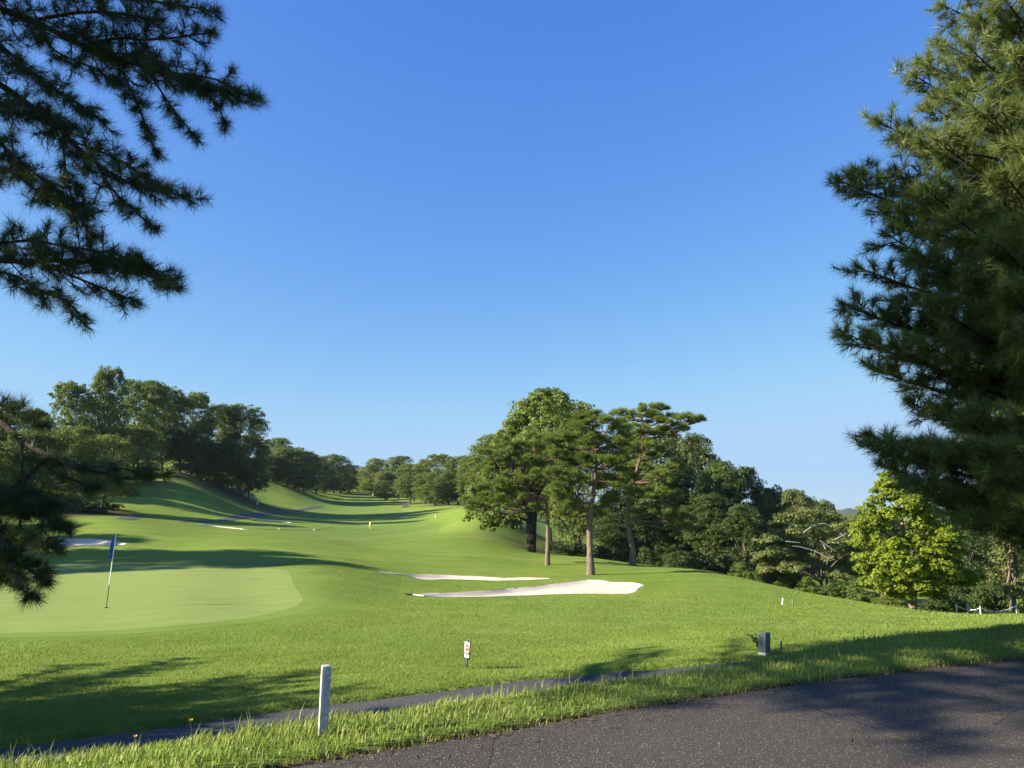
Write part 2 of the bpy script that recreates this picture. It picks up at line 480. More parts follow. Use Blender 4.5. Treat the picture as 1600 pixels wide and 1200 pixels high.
def asphalt(name, base, specks, rough=.88):
    m, t, bs, out = newmat(name)
    P = objpos(t)
    v = nd(t, 'ShaderNodeTexVoronoi'); v.inputs['Scale'].default_value = 115; t.links.new(P, v.inputs['Vector'])
    v2 = nd(t, 'ShaderNodeTexVoronoi'); v2.inputs['Scale'].default_value = 190; t.links.new(P, v2.inputs['Vector'])
    sep = nd(t, 'ShaderNodeSeparateColor'); t.links.new(v.outputs['Color'], sep.inputs[0])
    sep2 = nd(t, 'ShaderNodeSeparateColor'); t.links.new(v2.outputs['Color'], sep2.inputs[0])
    big = noise(t, .7, 5, .6, P)
    g = ramp(t, sep2.outputs[0], [(0, tuple(c * .45 for c in base)), (.6, base), (1, tuple(c * 1.7 for c in base))])
    mr = nd(t, 'ShaderNodeMapRange'); mr.inputs[1].default_value = .40; mr.inputs[2].default_value = .62; t.links.new(big, mr.inputs[0])
    g = mix(t, g, tuple(c * .68 for c in base), mth(t, 'MULTIPLY', mr.outputs[0], .5))
    cr = nd(t, 'ShaderNodeTexVoronoi', feature='DISTANCE_TO_EDGE'); cr.inputs['Scale'].default_value = .55
    wp = nd(t, 'ShaderNodeMix', data_type='RGBA'); wp.inputs[0].default_value = .12
    nz = nd(t, 'ShaderNodeTexNoise'); nz.inputs['Scale'].default_value = 2.5; nz.inputs['Detail'].default_value = 6; t.links.new(P, nz.inputs['Vector'])
    t.links.new(P, wp.inputs[6]); t.links.new(nz.outputs['Color'], wp.inputs[7]); t.links.new(wp.outputs[2], cr.inputs['Vector'])
    ck = mth(t, 'MULTIPLY', mth(t, 'LESS_THAN', cr.outputs['Distance'], .0035), mth(t, 'GREATER_THAN', noise(t, .35, 2, .5, P), .52))
    g = mix(t, g, tuple(c * .3 for c in base), mth(t, 'MULTIPLY', ck, .8))
    stone = mth(t, 'MULTIPLY', mth(t, 'GREATER_THAN', sep.outputs[1], 1 - specks), mth(t, 'LESS_THAN', v.outputs['Distance'], .42))
    pale = ramp(t, sep.outputs[2], [(0, (.10, .088, .07)), (.6, (.20, .175, .14)), (1, (.46, .42, .35))])
    g = mix(t, g, pale, stone)
    fin(t, bs, g, rough, .3)
    h = mth(t, 'ADD', mth(t, 'MULTIPLY', v.outputs['Distance'], -1.0), mth(t, 'MULTIPLY', v2.outputs['Distance'], -.5))
    setbump(t, bs, h, .9, .006)
    return m
M_ROAD = asphalt('road_asphalt', (.056, .048, .040), .15)
M_PATH = asphalt('path_asphalt', (.066, .066, .068), .07)

def leafmat(name, c1, c2, c3, trans=.28, rough=.55, spec=.25, dry=0.0):
    m, t, bs, out = newmat(name)
    g = nd(t, 'ShaderNodeNewGeometry'); oi = nd(t, 'ShaderNodeObjectInfo')
    P = objpos(t)
    f = mth(t, 'ADD', mth(t, 'MULTIPLY', g.outputs['Random Per Island'], .55), mth(t, 'MULTIPLY', oi.outputs['Random'], .45))
    col = ramp(t, f, [(.1, c1), (.5, c2), (.95, c3)])
    if dry:
        mr = nd(t, 'ShaderNodeMapRange'); mr.inputs[1].default_value = .50; mr.inputs[2].default_value = .68; t.links.new(noise(t, .22, 6, .65, P, .5), mr.inputs[0])
        col = mix(t, col, (.270, .255, .100), mth(t, 'MULTIPLY', mr.outputs[0], dry))
        m2 = nd(t, 'ShaderNodeMapRange'); m2.inputs[1].default_value = .42; m2.inputs[2].default_value = .60; m2.inputs[3].default_value = .82; m2.inputs[4].default_value = 1.12
        t.links.new(noise(t, .7, 5, .65, P), m2.inputs[0])
        hs = nd(t, 'ShaderNodeHueSaturation'); t.links.new(m2.outputs[0], hs.inputs['Value']); t.links.new(col, hs.inputs['Color']); col = hs.outputs[0]
    fin(t, bs, col, rough, spec)
    tr = nd(t, 'ShaderNodeBsdfTranslucent')
    tc = mix(t, col, (.55, .75, .10), .35)
    t.links.new(tc, tr.inputs[0])
    mx = nd(t, 'ShaderNodeMixShader'); mx.inputs[0].default_value = trans
    t.links.new(bs.outputs[0], mx.inputs[1]); t.links.new(tr.outputs[0], mx.inputs[2])
    t.links.new(mx.outputs[0], out.inputs[0])
    return m
M_LEAF = leafmat('leaf_broad', (.046, .072, .012), (.080, .114, .019), (.128, .155, .029), .28)
M_LEAFW = leafmat('leaf_warm', (.060, .084, .013), (.100, .128, .020), (.150, .170, .030), .28)
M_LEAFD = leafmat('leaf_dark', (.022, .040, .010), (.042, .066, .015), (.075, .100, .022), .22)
M_LEAFY = leafmat('leaf_yellow', (.130, .175, .013), (.198, .243, .020), (.280, .305, .032), .35)
M_LEAFO = leafmat('leaf_olive', (.070, .088, .024), (.104, .122, .034), (.150, .156, .056), .28)
M_PINE = leafmat('needles_red_pine', (.058, .090, .016), (.104, .145, .025), (.165, .198, .040), .24)
M_NEED = leafmat('needles_white_pine', (.048, .078, .020), (.096, .130, .028), (.165, .186, .046), .2, .45, .35)
M_NEEDL = leafmat('needles_near_pine', (.020, .038, .015), (.034, .055, .020), (.055, .076, .026), .10, .5, .25)  # base colour darkened to carry the shade of a backlit silhouette
M_BLADE = leafmat('grass_blade', (.130, .188, .034), (.184, .246, .050), (.255, .302, .082), .33, .65, .12, dry=.16)
M_VERGE = leafmat('verge_blade', (.110, .170, .022), (.190, .250, .040), (.330, .330, .100), .32, .5, .25, dry=.3)

def bark(name, dark, light, sc=9.0, top=None):
    m, t, bs, out = newmat(name)
    P = objpos(t)
    mp = nd(t, 'ShaderNodeMapping'); mp.inputs['Scale'].default_value = (1, 1, .22); t.links.new(P, mp.inputs[0])
    f = noise(t, sc, 6, .75, mp.outputs[0], 1.5)
    v = nd(t, 'ShaderNodeTexVoronoi'); v.inputs['Scale'].default_value = sc * 1.4; t.links.new(mp.outputs[0], v.inputs['Vector'])
    col = ramp(t, f, [(.32, dark), (.68, light)])
    if top:
        z = nd(t, 'ShaderNodeSeparateXYZ'); t.links.new(P, z.inputs[0])
        zz = mth(t, 'ADD', z.outputs[2], mth(t, 'MULTIPLY', noise(t, 1.2, 3, .6, P), 1.2))
        mr = nd(t, 'ShaderNodeMapRange'); mr.inputs[1].default_value = 2.2; mr.inputs[2].default_value = 4.6
        t.links.new(zz, mr.inputs[0])
        col = mix(t, col, ramp(t, f, [(.3, tuple(c * .5 for c in top)), (.7, top)]), mr.outputs[0])
    fin(t, bs, col, .9, .15)
    setbump(t, bs, mth(t, 'ADD', f, mth(t, 'MULTIPLY', v.outputs['Distance'], .8)), .9, .04)
    return m
M_BARK = bark('bark_broadleaf', (.045, .036, .026), (.19, .16, .125))
M_BARKP = bark('bark_red_pine', (.085, .062, .045), (.26, .20, .155), 8, top=(.19, .125, .085))
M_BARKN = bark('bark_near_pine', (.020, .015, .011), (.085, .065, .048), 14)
M_BARKW = bark('bark_pale', (.20, .18, .15), (.50, .46, .39), 12)
print('setup', time.time() - T0)

# ------------------------------------------------------------------ the land
def grid_mesh(name, TH, R, part):
    th, r = np.meshgrid(TH, R)
    X = r * np.sin(th); Y = r * np.cos(th)
    Z = hz(X.ravel(), Y.ravel(), part)
    V = np.stack([X.ravel(), Y.ravel(), Z], 1)
    nr, nc = th.shape
    i = np.arange(nr - 1)[:, None] * nc; j = np.arange(nc - 1)[None, :]
    F = np.stack([i + j, i + j + 1, i + nc + j + 1, i + nc + j], -1).reshape(-1, 4)
    return V, F
TH = np.radians(np.concatenate([np.linspace(-180, -48, 40)[:-1], np.linspace(-48, -36, 25)[:-1], np.linspace(-36, 36, 370), np.linspace(36, 48, 25)[1:], np.linspace(48, 180, 40)[1:]]))
R = np.concatenate([[0.4, 1.2, 2.2, 3.0], np.exp(np.linspace(log(3.5), log(16), 150)), np.exp(np.linspace(log(16), log(70), 230))[1:], np.exp(np.linspace(log(70), log(380), 110))[1:], np.exp(np.linspace(log(380), log(4000), 30))[1:]])
V, F = grid_mesh('ground', TH, R, 'soil')
gm = mesh_np('ground', V, F, True)
ZG = V[:, 2].reshape(len(R), len(TH))
def hz_fast(x, y):
    th = np.arctan2(x, y); r = np.hypot(x, y)
    j = np.clip(np.searchsorted(TH, th) - 1, 0, len(TH) - 2); i = np.clip(np.searchsorted(R, r) - 1, 0, len(R) - 2)
    a = (th - TH[j]) / (TH[j + 1] - TH[j]); b = (r - R[i]) / (R[i + 1] - R[i])
    return (ZG[i, j] * (1 - a) + ZG[i, j + 1] * a) * (1 - b) + (ZG[i + 1, j] * (1 - a) + ZG[i + 1, j + 1] * a) * b
def blobs_attr(L):
    a = np.zeros(len(V))
    for x, y, sx, sy, w in L:
        a = np.maximum(a, w * np.exp(-(((V[:, 0] - x) / sx) ** 2 + ((V[:, 1] - y) / sy) ** 2)))
    return a
lit = []
for px, py, sx, sy in [(110, 802, 4, 4), (60, 804, 6, 4), (160, 800, 3, 4), (225, 740, 6, 4), (355, 768, 9, 9), (375, 775, 7, 8), (330, 755, 8, 6), (520, 768, 16, 8), (560, 772, 8, 6), (610, 775, 10, 8),
                       (660, 786, 8, 6), (700, 788, 6, 5), (838, 860, 2.5, 2), (880, 866, 6, 4), (940, 866, 8, 5)]:
    p = ground_at(px, py); lit.append((p[0], p[1], sx, sy, 1.0))
lit += [(13, 75, 8, 8, 1), (22, 66, 9, 8, 1), (30, 56, 9, 7, 1)]
ba = []
for px, py, sx, sy in [(762, 842, 2.0, .9), (832, 876, .9, .5), (842, 846, 1.6, 1.0), (685, 1019, .12, .12), (740, 1015, .10, .08), (1100, 938, .2, .2), (720, 876, .7, .4), (565, 1100, .5, .16), (800, 1062, .6, .14), (420, 1116, .5, .14), (836, 880, .4, .3)]:
    p = ground_at(px, py); ba.append((p[0], p[1], sx, sy, 1.0))
la = blobs_attr(lit)
mm = np.hypot(V[:, 0], V[:, 1]) < 20
dre = sdist(ROAD_E, V[mm, 0], V[mm, 1])
la[mm] = np.maximum(la[mm], (1 - sstep(.07, .16, dre)) * 1.1)
for nm, vals in (('litter', la), ('bare', blobs_attr(ba))):
    a = gm.attributes.new(nm, 'FLOAT', 'POINT'); a.data.foreach_set('value', vals.astype(np.float32))
go = tag(link('ground', gm, M_ROUGH), 'sunlit rolling green grass ground of the golf course', kind='structure')

def strip_mesh(name, A_, B_, rows, part, lift, mat, label, edge_noise=0.0):
    A_ = np.asarray(A_); B_ = np.asarray(B_); nn = len(A_)
    t = np.linspace(0, 1, rows)[:, None, None]
    XY = A_[None] * (1 - t) + B_[None] * t
    X = XY[..., 0].ravel(); Y = XY[..., 1].ravel()
    Z = hz(X, Y, part) + lift
    i = np.arange(rows - 1)[:, None] * nn; j = np.arange(nn - 1)[None, :]
    F_ = np.stack([i + j, i + nn + j, i + nn + j + 1, i + j + 1], -1).reshape(-1, 4)
    m = mesh_np(name, np.stack([X, Y, Z], 1), F_, True)
    return tag(link(name, m, mat), label, kind='structure')

def wob(P, amp, freq, seed):
    t = np.gradient(P, axis=0); t /= np.linalg.norm(t, axis=1)[:, None]
    s = np.concatenate([[0], np.cumsum(np.linalg.norm(np.diff(P, axis=0), axis=1))])
    r_ = np.random.default_rng(seed)
    w = sum(r_.uniform(.4, 1) / (k + 1) * np.sin(s * freq * (k + 1) * r_.uniform(.8, 1.2) + r_.uniform(0, 6.3)) for k in range(6))
    return P + np.stack([t[:, 1], -t[:, 0]], 1) * (w * amp)[:, None]

RE = resample(ROAD_E, 400)
strip_mesh('road', wob(RE, .02, 2.5, 1), offset(RE, 6.4), 30, 'ground', 0.0, M_ROAD, 'dark speckled asphalt road in the foreground, dappled with tree shadow')
PF = resample(PATH_F, 400)
strip_mesh('cart_path', wob(PF, .035, 2.0, 2), wob(offset(PF, 1.75), .03, 2.0, 3), 8, 'ground', 0.004, M_PATH, 'narrow grey cart path just below the roadside grass verge')

def seg(L, n=80): return curve(gpts(L)[:, :2], n)
strip_mesh('putting_green', seg([(-140, 878), (0, 878), (90, 880), (190, 882), (300, 884), (380, 886), (425, 888.5), (446, 892), (454, 899), (457, 909), (464, 921), (471, 931)]),
           seg([(-140, 994), (0, 990), (90, 988), (190, 985), (300, 976), (380, 967), (430, 957), (455, 950), (467, 944.5), (472, 940), (473.3, 936.5), (472.5, 933)]) , 30, 'ground', 0.005, M_GREEN, 'smooth pale putting green around the blue flag')
# right rounded end of the green
strip_mesh('putting_green', seg([(455, 899), (453, 905), (455, 912), (462, 922), (473, 935)], 40), seg([(454.9, 899.2), (448, 906), (449, 914), (457, 924), (472.8, 935.2)], 40), 4, 'ground', 0.010, M_GREEN, 'rounded right end of the pale putting green') if False else None
strip_mesh('fringe', seg([(205, 872), (215, 868), (240, 864), (290, 862), (340, 863), (400, 868), (450, 872), (482, 875)]),
           seg([(205, 873), (215, 877), (240, 878), (290, 879), (340, 880), (400, 882), (450, 883), (482, 876)]), 10, 'ground', 0.012, M_FRINGE, 'closely mown oval of grass behind the putting green')
strip_mesh('fairway', seg([(498, 774), (488, 788), (478, 797), (468, 804), (455, 811), (442, 818), (450, 826), (480, 836), (520, 850)]),
           seg([(590, 776), (604, 785), (618, 793), (640, 802), (668, 811), (686, 822), (684, 832), (664, 842), (600, 852)]), 40, 'ground', 0.008, M_FAIR, 'long mown fairway running uphill between the tree rows')
strip_mesh('tee', seg([(400, 824), (430, 821.5), (470, 819.5), (505, 820), (522, 823)]), seg([(400, 826), (430, 828), (470, 828.5), (505, 827), (522, 823.5)]), 8, 'ground', .03, M_FRINGE, 'small flat mown patch beside the far fairway bunker')
for (nm, A_, B_, dep), lb in zip(bdata, ['large bright sand bunker, nearest to the camera', 'long thin sand bunker behind the largest bunker', 'shaded sand bunker behind the blue flag',
                                         'sliver of sand on the bank beyond the green', 'thin sliver of sand farthest along the left of the fairway']):
    strip_mesh('sand_bunker', wob(A_, .06, 2.2, 5), wob(B_, .05, 2.0, 6), 14, 'sand', 0.004, M_SAND, lb)
strip_mesh('cart_path', seg([(181, 811), (192, 807), (200, 806)], 20), seg([(206, 813), (217, 810), (226, 807.5)], 20), 5, 'ground', .02, M_PATH, 'short grey stretch of cart path over the mound behind the flag')
strip_mesh('cart_path', seg([(282, 813), (330, 813), (352, 810), (370, 804.5), (400, 801.5), (440, 798), (480, 794), (503, 790.5)], 60),
           seg([(282, 815), (330, 816), (362, 813.5), (385, 810), (410, 806), (445, 801.5), (485, 796), (506, 792)], 60), 5, 'ground', .03, M_PATH, 'grey cart path curving along the foot of the left bank')
strip_mesh('cart_path', seg([(611, 783), (618, 784.5), (624, 787), (629, 790.5), (629, 793)], 30), seg([(617, 782.5), (626, 784), (633, 786.5), (638, 790), (640, 793)], 30), 4, 'ground', .03, M_PATH, 'distant grey path curving below the right tree row')
print('land', time.time() - T0)

# ------------------------------------------------------------------ vegetation builders
def unit(v): return v / (np.linalg.norm(v, axis=-1, keepdims=True) + 1e-9)
def rdir(r_, n): return unit(r_.normal(size=(n, 3)))

def leaves(r_, P, N, size, asp=.62, wild=.75):
    """leaf-shaped quads at P facing roughly N"""
    n_ = len(P)
    Nn = unit(N + wild * rdir(r_, n_))
    a = unit(np.cross(Nn, rdir(r_, n_))); b = np.cross(Nn, a)
    s = size * r_.uniform(.6, 1.35, n_)[:, None]
    fold = Nn * s * .18
    V = np.stack([P - a * s, P + b * s * asp + fold, P + a * s, P - b * s * asp + fold], 1).reshape(-1, 3)
    F = np.arange(n_ * 4).reshape(-1, 4)
    return V, F

def clump_crown(r_, C_, RR, nsub, nleaf, size, flatten=.8, hollow=.25, sub=.36, wild=.75):
    """billowing foliage: blobs -> tufts on their outer side -> leaves"""
    out = []
    for c, R_ in zip(C_, RR):
        d = rdir(r_, nsub * 2)
        d = d[np.argsort(-(d[:, 2] + r_.uniform(-.9, .9, len(d))))][:nsub]
        q = c + d * R_ * r_.uniform(hollow + .35, 1.0, nsub)[:, None] * np.array([1, 1, flatten])
        e = rdir(r_, nsub * nleaf); e[:, 2] = np.where(e[:, 2] < -.35, -e[:, 2], e[:, 2])
        qq = np.repeat(q, nleaf, 0); dd = np.repeat(d, nleaf, 0)
        P = qq + e * (R_ * sub * r_.uniform(.25, 1.0, len(e)) ** .6)[:, None] * np.array([1, 1, .75])
        out.append((P, unit(e * .8 + dd * .5 + np.array([0, 0, .35]))))
    P = np.concatenate([o[0] for o in out]); N = np.concatenate([o[1] for o in out])
    return leaves(r_, P, N, size, wild=wild)

def bez(a, b, c, n_=8):
    t = np.linspace(0, 1, n_)[:, None]
    return (1 - t) ** 2 * a + 2 * t * (1 - t) * b + t * t * c

def broad_proto(seed, nb=38, shape='round', leaf=.0115, nsub=13, nleaf=24, low=.2, br=(.11, .19), trunk_r=.016, limbs=9):
    """broadleaf tree of height 1, crown half-width about .36"""
    r_ = np.random.default_rng(seed)
    C_ = []; RR = []
    lobes = r_.uniform(0, 2 * pi, 3); lw = r_.uniform(.0, .22, 3)
    for k in range(nb):
        zf = r_.uniform(0, 1)
        z = low + .08 + (.90 - low) * zf
        if shape == 'round': env = np.sqrt(max(0, 1 - ((zf - .42) / .64) ** 2))
        elif shape == 'tall': env = .25 + .75 * np.sqrt(max(0, 1 - ((zf - .3) / .74) ** 2)) * .8
        elif shape == 'cone': env = .12 + .98 * (1 - zf) ** .75
        else: env = .7 + .3 * zf
        th = r_.uniform(0, 2 * pi)
        lob = 1 + sum(w * cos(th - l) for w, l in zip(lw, lobes))
        R_ = r_.uniform(*br) * (.7 + .3 * env)
        rad = max(.36 * env * lob - R_ * .75, 0) * r_.uniform(.45, 1) ** .5
        C_.append((rad * cos(th), rad * sin(th), min(z, 1 - R_ * .75))); RR.append(R_)
    C_ = np.array(C_); RR = np.array(RR)
    V, F = clump_crown(r_, C_, RR, nsub, nleaf, leaf)
    cm = mesh_np('broadleaf_crown', V, F)
    b = MB()
    lean = r_.normal(size=2) * .02
    top = np.array([lean[0], lean[1], .62])
    P = np.stack([np.array([lean[0] * t + .008 * sin(7 * t), lean[1] * t + .008 * cos(6 * t), .62 * t - .02]) for t in np.linspace(0, 1, 10)])
    b.tube(P, trunk_r * np.array([1.7, 1.15, 1, .95, .9, .82, .72, .6, .45, .3]), 8)
    for k in r_.permutation(nb)[:limbs]:
        z0 = r_.uniform(.2, .5); s = np.array([lean[0] * z0 / .62, lean[1] * z0 / .62, z0])
        m_ = (s + C_[k]) / 2 + np.array([0, 0, -.03])
        b.tube(bez(s, m_, C_[k]), np.linspace(trunk_r * .5, trunk_r * .12, 8), 5, False)
    return cm, b.mesh('broadleaf_trunk', True)

def make_tree(name, crown, trunk, cmat, tmat, loc, scale, rz, label, cat='tree', group=None):
    e = empty(name, loc, rz)
    e.scale = scale
    c = bpy.data.objects.new('crown', crown); C.objects.link(c); c.parent = e
    t = bpy.data.objects.new('trunk', trunk); C.objects.link(t); t.parent = e
    for o, mm in ((c, cmat), (t, tmat)):
        if len(o.data.materials) == 0: o.data.materials.append(mm)
        o.material_slots[0].link = 'OBJECT'; o.material_slots[0].material = mm
    tag(e, label, cat, group)
    return e

PROTO = [broad_proto(11, 62, 'round', .0102, 13, 34, .08), broad_proto(12, 66, 'round', .0102, 13, 34, .02), broad_proto(13, 56, 'tall', .0102, 13, 34, .12), broad_proto(14, 56, 'round', .0102, 13, 34, .16, (.12, .2)),
         broad_proto(15, 66, 'tall', .0100, 13, 34, .0), broad_proto(16, 62, 'round', .0100, 13, 34, .1, (.10, .17))]
ORD = ['first', 'second', 'third', 'fourth', 'fifth', 'sixth', 'seventh', 'eighth', 'ninth', 'tenth', 'eleventh', 'twelfth', 'thirteenth', 'fourteenth', 'fifteenth', 'sixteenth']

def tree_at(name, proto, px, Y, top, half, cmat, label, group, sink=0.0, tmat=None, hw=.36, cat='tree'):
    """stands a tree on the land so that it has the height and spread the photograph shows at that distance"""
    ux, _ = ray(px, 790)
    x = float(ux) * Y; z0 = gz(x, Y) - sink
    zt = at(px, top, Y)[2]
    H = zt - z0
    w = half / FPX * Y / hw
    return make_tree(name, proto[0], proto[1], cmat, tmat or M_BARK, (x, Y, z0), (w, w, H), rng.uniform(0, 6.28), label, cat, group)

def row(group, where, L, name='broadleaf_tree'):
    L = sorted(L)
    for i, (px, Y, top, half, pr_, mt) in enumerate(L):
        tree_at(name, PROTO[pr_], px, Y, top, half, mt, '%s tree from the left %s' % (ORD[i], where), group)

row('tall trees on the left bank', 'among the tall trees on the left bank', [
    (-40, 84, 640, 60, 1, M_LEAF), (35, 88, 640, 46, 0, M_LEAF), (92, 84, 600, 44, 5, M_LEAF), (150, 88, 577, 38, 2, M_LEAF), (205, 98, 597, 48, 3, M_LEAF), (248, 104, 606, 40, 1, M_LEAF),
    (293, 108, 614, 46, 0, M_LEAF), (335, 116, 634, 40, 5, M_LEAFD), (372, 118, 635, 44, 1, M_LEAF)])
row('low olive trees at the foot of the left bank', 'among the lower olive trees in front on the left', [
    (-20, 60, 690, 60, 1, M_LEAFW), (45, 63, 672, 56, 4, M_LEAFW), (105, 66, 668, 52, 1, M_LEAFW), (160, 70, 680, 48, 0, M_LEAFW), (212, 92, 668, 40, 4, M_LEAFW)])
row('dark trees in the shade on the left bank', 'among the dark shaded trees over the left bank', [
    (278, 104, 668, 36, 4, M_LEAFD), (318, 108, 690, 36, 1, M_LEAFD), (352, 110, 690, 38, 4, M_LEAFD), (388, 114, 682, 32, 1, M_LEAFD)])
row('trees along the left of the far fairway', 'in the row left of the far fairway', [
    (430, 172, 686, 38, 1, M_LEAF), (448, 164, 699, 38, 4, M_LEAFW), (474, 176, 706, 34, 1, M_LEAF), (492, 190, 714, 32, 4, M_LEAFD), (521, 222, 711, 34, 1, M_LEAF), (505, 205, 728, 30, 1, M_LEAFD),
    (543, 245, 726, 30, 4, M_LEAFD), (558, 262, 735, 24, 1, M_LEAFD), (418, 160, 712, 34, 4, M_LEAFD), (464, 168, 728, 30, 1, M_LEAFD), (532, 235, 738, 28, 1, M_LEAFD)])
row('trees along the right of the far fairway', 'in the row right of the far fairway', [
    (586, 215, 717, 28, 1, M_LEAFW), (622, 212, 714, 36, 1, M_LEAFW), (602, 196, 736, 26, 4, M_LEAFW), (646, 182, 726, 30, 3, M_LEAFW), (686, 178, 711, 36, 5, M_LEAFW), (664, 160, 742, 28, 3, M_LEAFW),
    (640, 168, 744, 24, 5, M_LEAFW), (700, 148, 740, 28, 1, M_LEAF), (716, 150, 714, 30, 1, M_LEAFW), (680, 146, 752, 24, 1, M_LEAFW), (575, 232, 730, 20, 4, M_LEAFW)])
row('trees behind the red pines', 'in the dense stand behind the red pines', [
    (768, 96, 682, 46, 1, M_LEAFW), (735, 100, 712, 30, 4, M_LEAFW), (858, 84, 611, 62, 0, M_LEAF), (812, 88, 655, 50, 5, M_LEAF), (905, 80, 650, 50, 1, M_LEAF), (985, 80, 665, 55, 4, M_LEAFD), (1045, 76, 675, 50, 0, M_LEAFD)])
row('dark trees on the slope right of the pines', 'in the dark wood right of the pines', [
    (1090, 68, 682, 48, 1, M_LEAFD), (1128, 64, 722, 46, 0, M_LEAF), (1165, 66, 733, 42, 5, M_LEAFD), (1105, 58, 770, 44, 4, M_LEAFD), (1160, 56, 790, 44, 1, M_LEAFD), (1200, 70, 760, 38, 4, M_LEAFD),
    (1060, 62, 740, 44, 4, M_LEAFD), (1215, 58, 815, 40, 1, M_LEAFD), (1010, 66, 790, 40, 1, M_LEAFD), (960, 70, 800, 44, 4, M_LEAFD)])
tree_at('broadleaf_tree', PROTO[3], 1238, 86, 768, 44, M_LEAFO, 'pale brownish green tree at the right end of the dark wood', None)
tree_at('broadleaf_tree', PROTO[5], 1282, 96, 784, 40, M_LEAFO, 'thin grey green treetop beside the wide silk tree', None)
tree_at('broadleaf_tree', PROTO[4], 1370, 52, 800, 48, M_LEAFD, 'dark tree just left behind the bright yellow green tree', None)
tree_at('broadleaf_tree', PROTO[1], 1490, 50, 800, 56, M_LEAFD, 'dark tree just right behind the bright yellow green tree', None)
tree_at('broadleaf_tree', PROTO[0], 1560, 60, 790, 70, M_LEAFO, 'olive tree behind the rope fence at the right edge', None)
tree_at('broadleaf_tree', PROTO[4], 1650, 54, 780, 70, M_LEAFD, 'dark tree beyond the right edge behind the rope fence', None)

row('trees down in the valley on the right', 'among the far valley trees behind the rope fence', [
    (1180, 105, 800, 60, 1, M_LEAF), (1262, 120, 806, 55, 0, M_LEAFO), (1310, 135, 808, 50, 5, M_LEAF), (1352, 120, 806, 55, 1, M_LEAFO), (1405, 130, 812, 50, 4, M_LEAF), (1455, 115, 806, 55, 1, M_LEAFO), (1510, 125, 812, 55, 0, M_LEAF),
    (1565, 110, 806, 60, 1, M_LEAFO), (1625, 120, 800, 60, 4, M_LEAF), (1700, 110, 795, 60, 1, M_LEAF)])
for x_, y_, H_, lb in [(-39, 27.5, 14.0, 'nearest'), (-37, 32.5, 11.5, 'second nearest'), (-43, 38, 9.5, 'third nearest'), (-47, 44, 8.5, 'farthest')]:
    make_tree('broadleaf_tree', *PROTO[int(y_) % 6], M_LEAF, M_BARK, (x_, y_, gz(x_, y_)), (10.5, 10.5, H_), y_, lb + ' of the trees out of view on the left that shade the green', 'tree', 'trees left of the green')
for i, (px, Y, H_) in enumerate([(-120, 76, 14), (-200, 86, 15), (-95, 93, 15), (-165, 104, 16), (-60, 108, 15)]):
    x_ = float(ray(px, 790)[0]) * Y
    make_tree('broadleaf_tree', *PROTO[i % 6], M_LEAF, M_BARK, (x_, Y, gz(x_, Y)), (9, 9, H_), i * 1.3, '%s of the trees out of view on the left hill' % ORD[i], 'tree', 'trees out of view on the left hill')
# big broadleaf whose low boughs hang left of the pines
def low_bough_tree():
    r_ = np.random.default_rng(77)
    base = ground_at(830, 862); Y = base[1]
    pads = [(775, 745, 30), (762, 775, 30), (750, 800, 26), (785, 800, 34), (770, 822, 24), (800, 760, 36), (800, 720, 36), (830, 700, 36), (815, 670, 36), (835, 645, 32), (870, 640, 34), (860, 680, 40), (890, 700, 40),
            (845, 740, 34), (880, 745, 34), (795, 690, 30), (850, 625, 22), (905, 655, 34), (822, 780, 26), (740, 770, 16), (800, 818, 18)]
    C_ = []; RR = []
    for px, py, h in pads:
        for k in range(2):
            yy = Y + r_.uniform(-4.5, 3)
            C_.append(at(px, py, yy) - base); RR.append(h / FPX * Y * r_.uniform(.75, 1.0))
    V_, F_ = clump_crown(r_, np.array(C_), np.array(RR), 15, 26, .15)
    cm = mesh_np('broadleaf_crown', V_, F_)
    b = MB()
    for dx, top in ((-.10, (812, 720)), (.12, (850, 700)), (.02, (835, 660))):
        e = at(top[0], top[1], Y) - base
        b.tube(bez(np.array([dx, 0, -.3]), np.array([dx * 1.5, 0, e[2] * .45]), e, 12), np.linspace(.27, .08, 12), 9, False)
    for c in C_[::2]:
        s = np.array([r_.uniform(-.3, .3), 0, r_.uniform(2.2, 5)])
        b.tube(bez(s, (s + c) / 2 + np.array([0, 0, .5]), c), np.linspace(.14, .03, 8), 5, False)
    make_tree('broadleaf_tree', cm, b.mesh('broadleaf_trunk', True), M_LEAF, bark('bark_dark', (.012, .010, .008), (.05, .042, .034)), base, (1, 1, 1), 0,
              'large dark trunked broadleaf tree with low boughs left of the red pines')
low_bough_tree()

# ------------------------------------------------------------------ red pines
def tufts(r_, P, D, n_needle, L, w, spread=(15, 75), back=.0):
    """bundles of needles: at P along D"""
    N_ = len(P)
    D = unit(D)
    a = unit(np.cross(D, rdir(r_, N_))); b = np.cross(D, a)
    ph = r_.uniform(0, 2 * pi, (N_, n_needle)); th = np.radians(r_.uniform(*spread, (N_, n_needle)))
    dd = D[:, None] * np.cos(th)[..., None] + (a[:, None] * np.cos(ph)[..., None] + b[:, None] * np.sin(ph)[..., None]) * np.sin(th)[..., None]
    q = P[:, None] - D[:, None] * (r_.uniform(0, 1, (N_, n_needle)) * back)[..., None]
    ln = L * r_.uniform(.7, 1.15, (N_, n_needle))[..., None]
    side = unit(np.cross(dd, rdir(r_, N_ * n_needle).reshape(N_, n_needle, 3))) * w * .5
    V = np.stack([q - side, q + side, q + dd * ln], 2).reshape(-1, 3)
    return V, np.arange(len(V)).reshape(-1, 3)

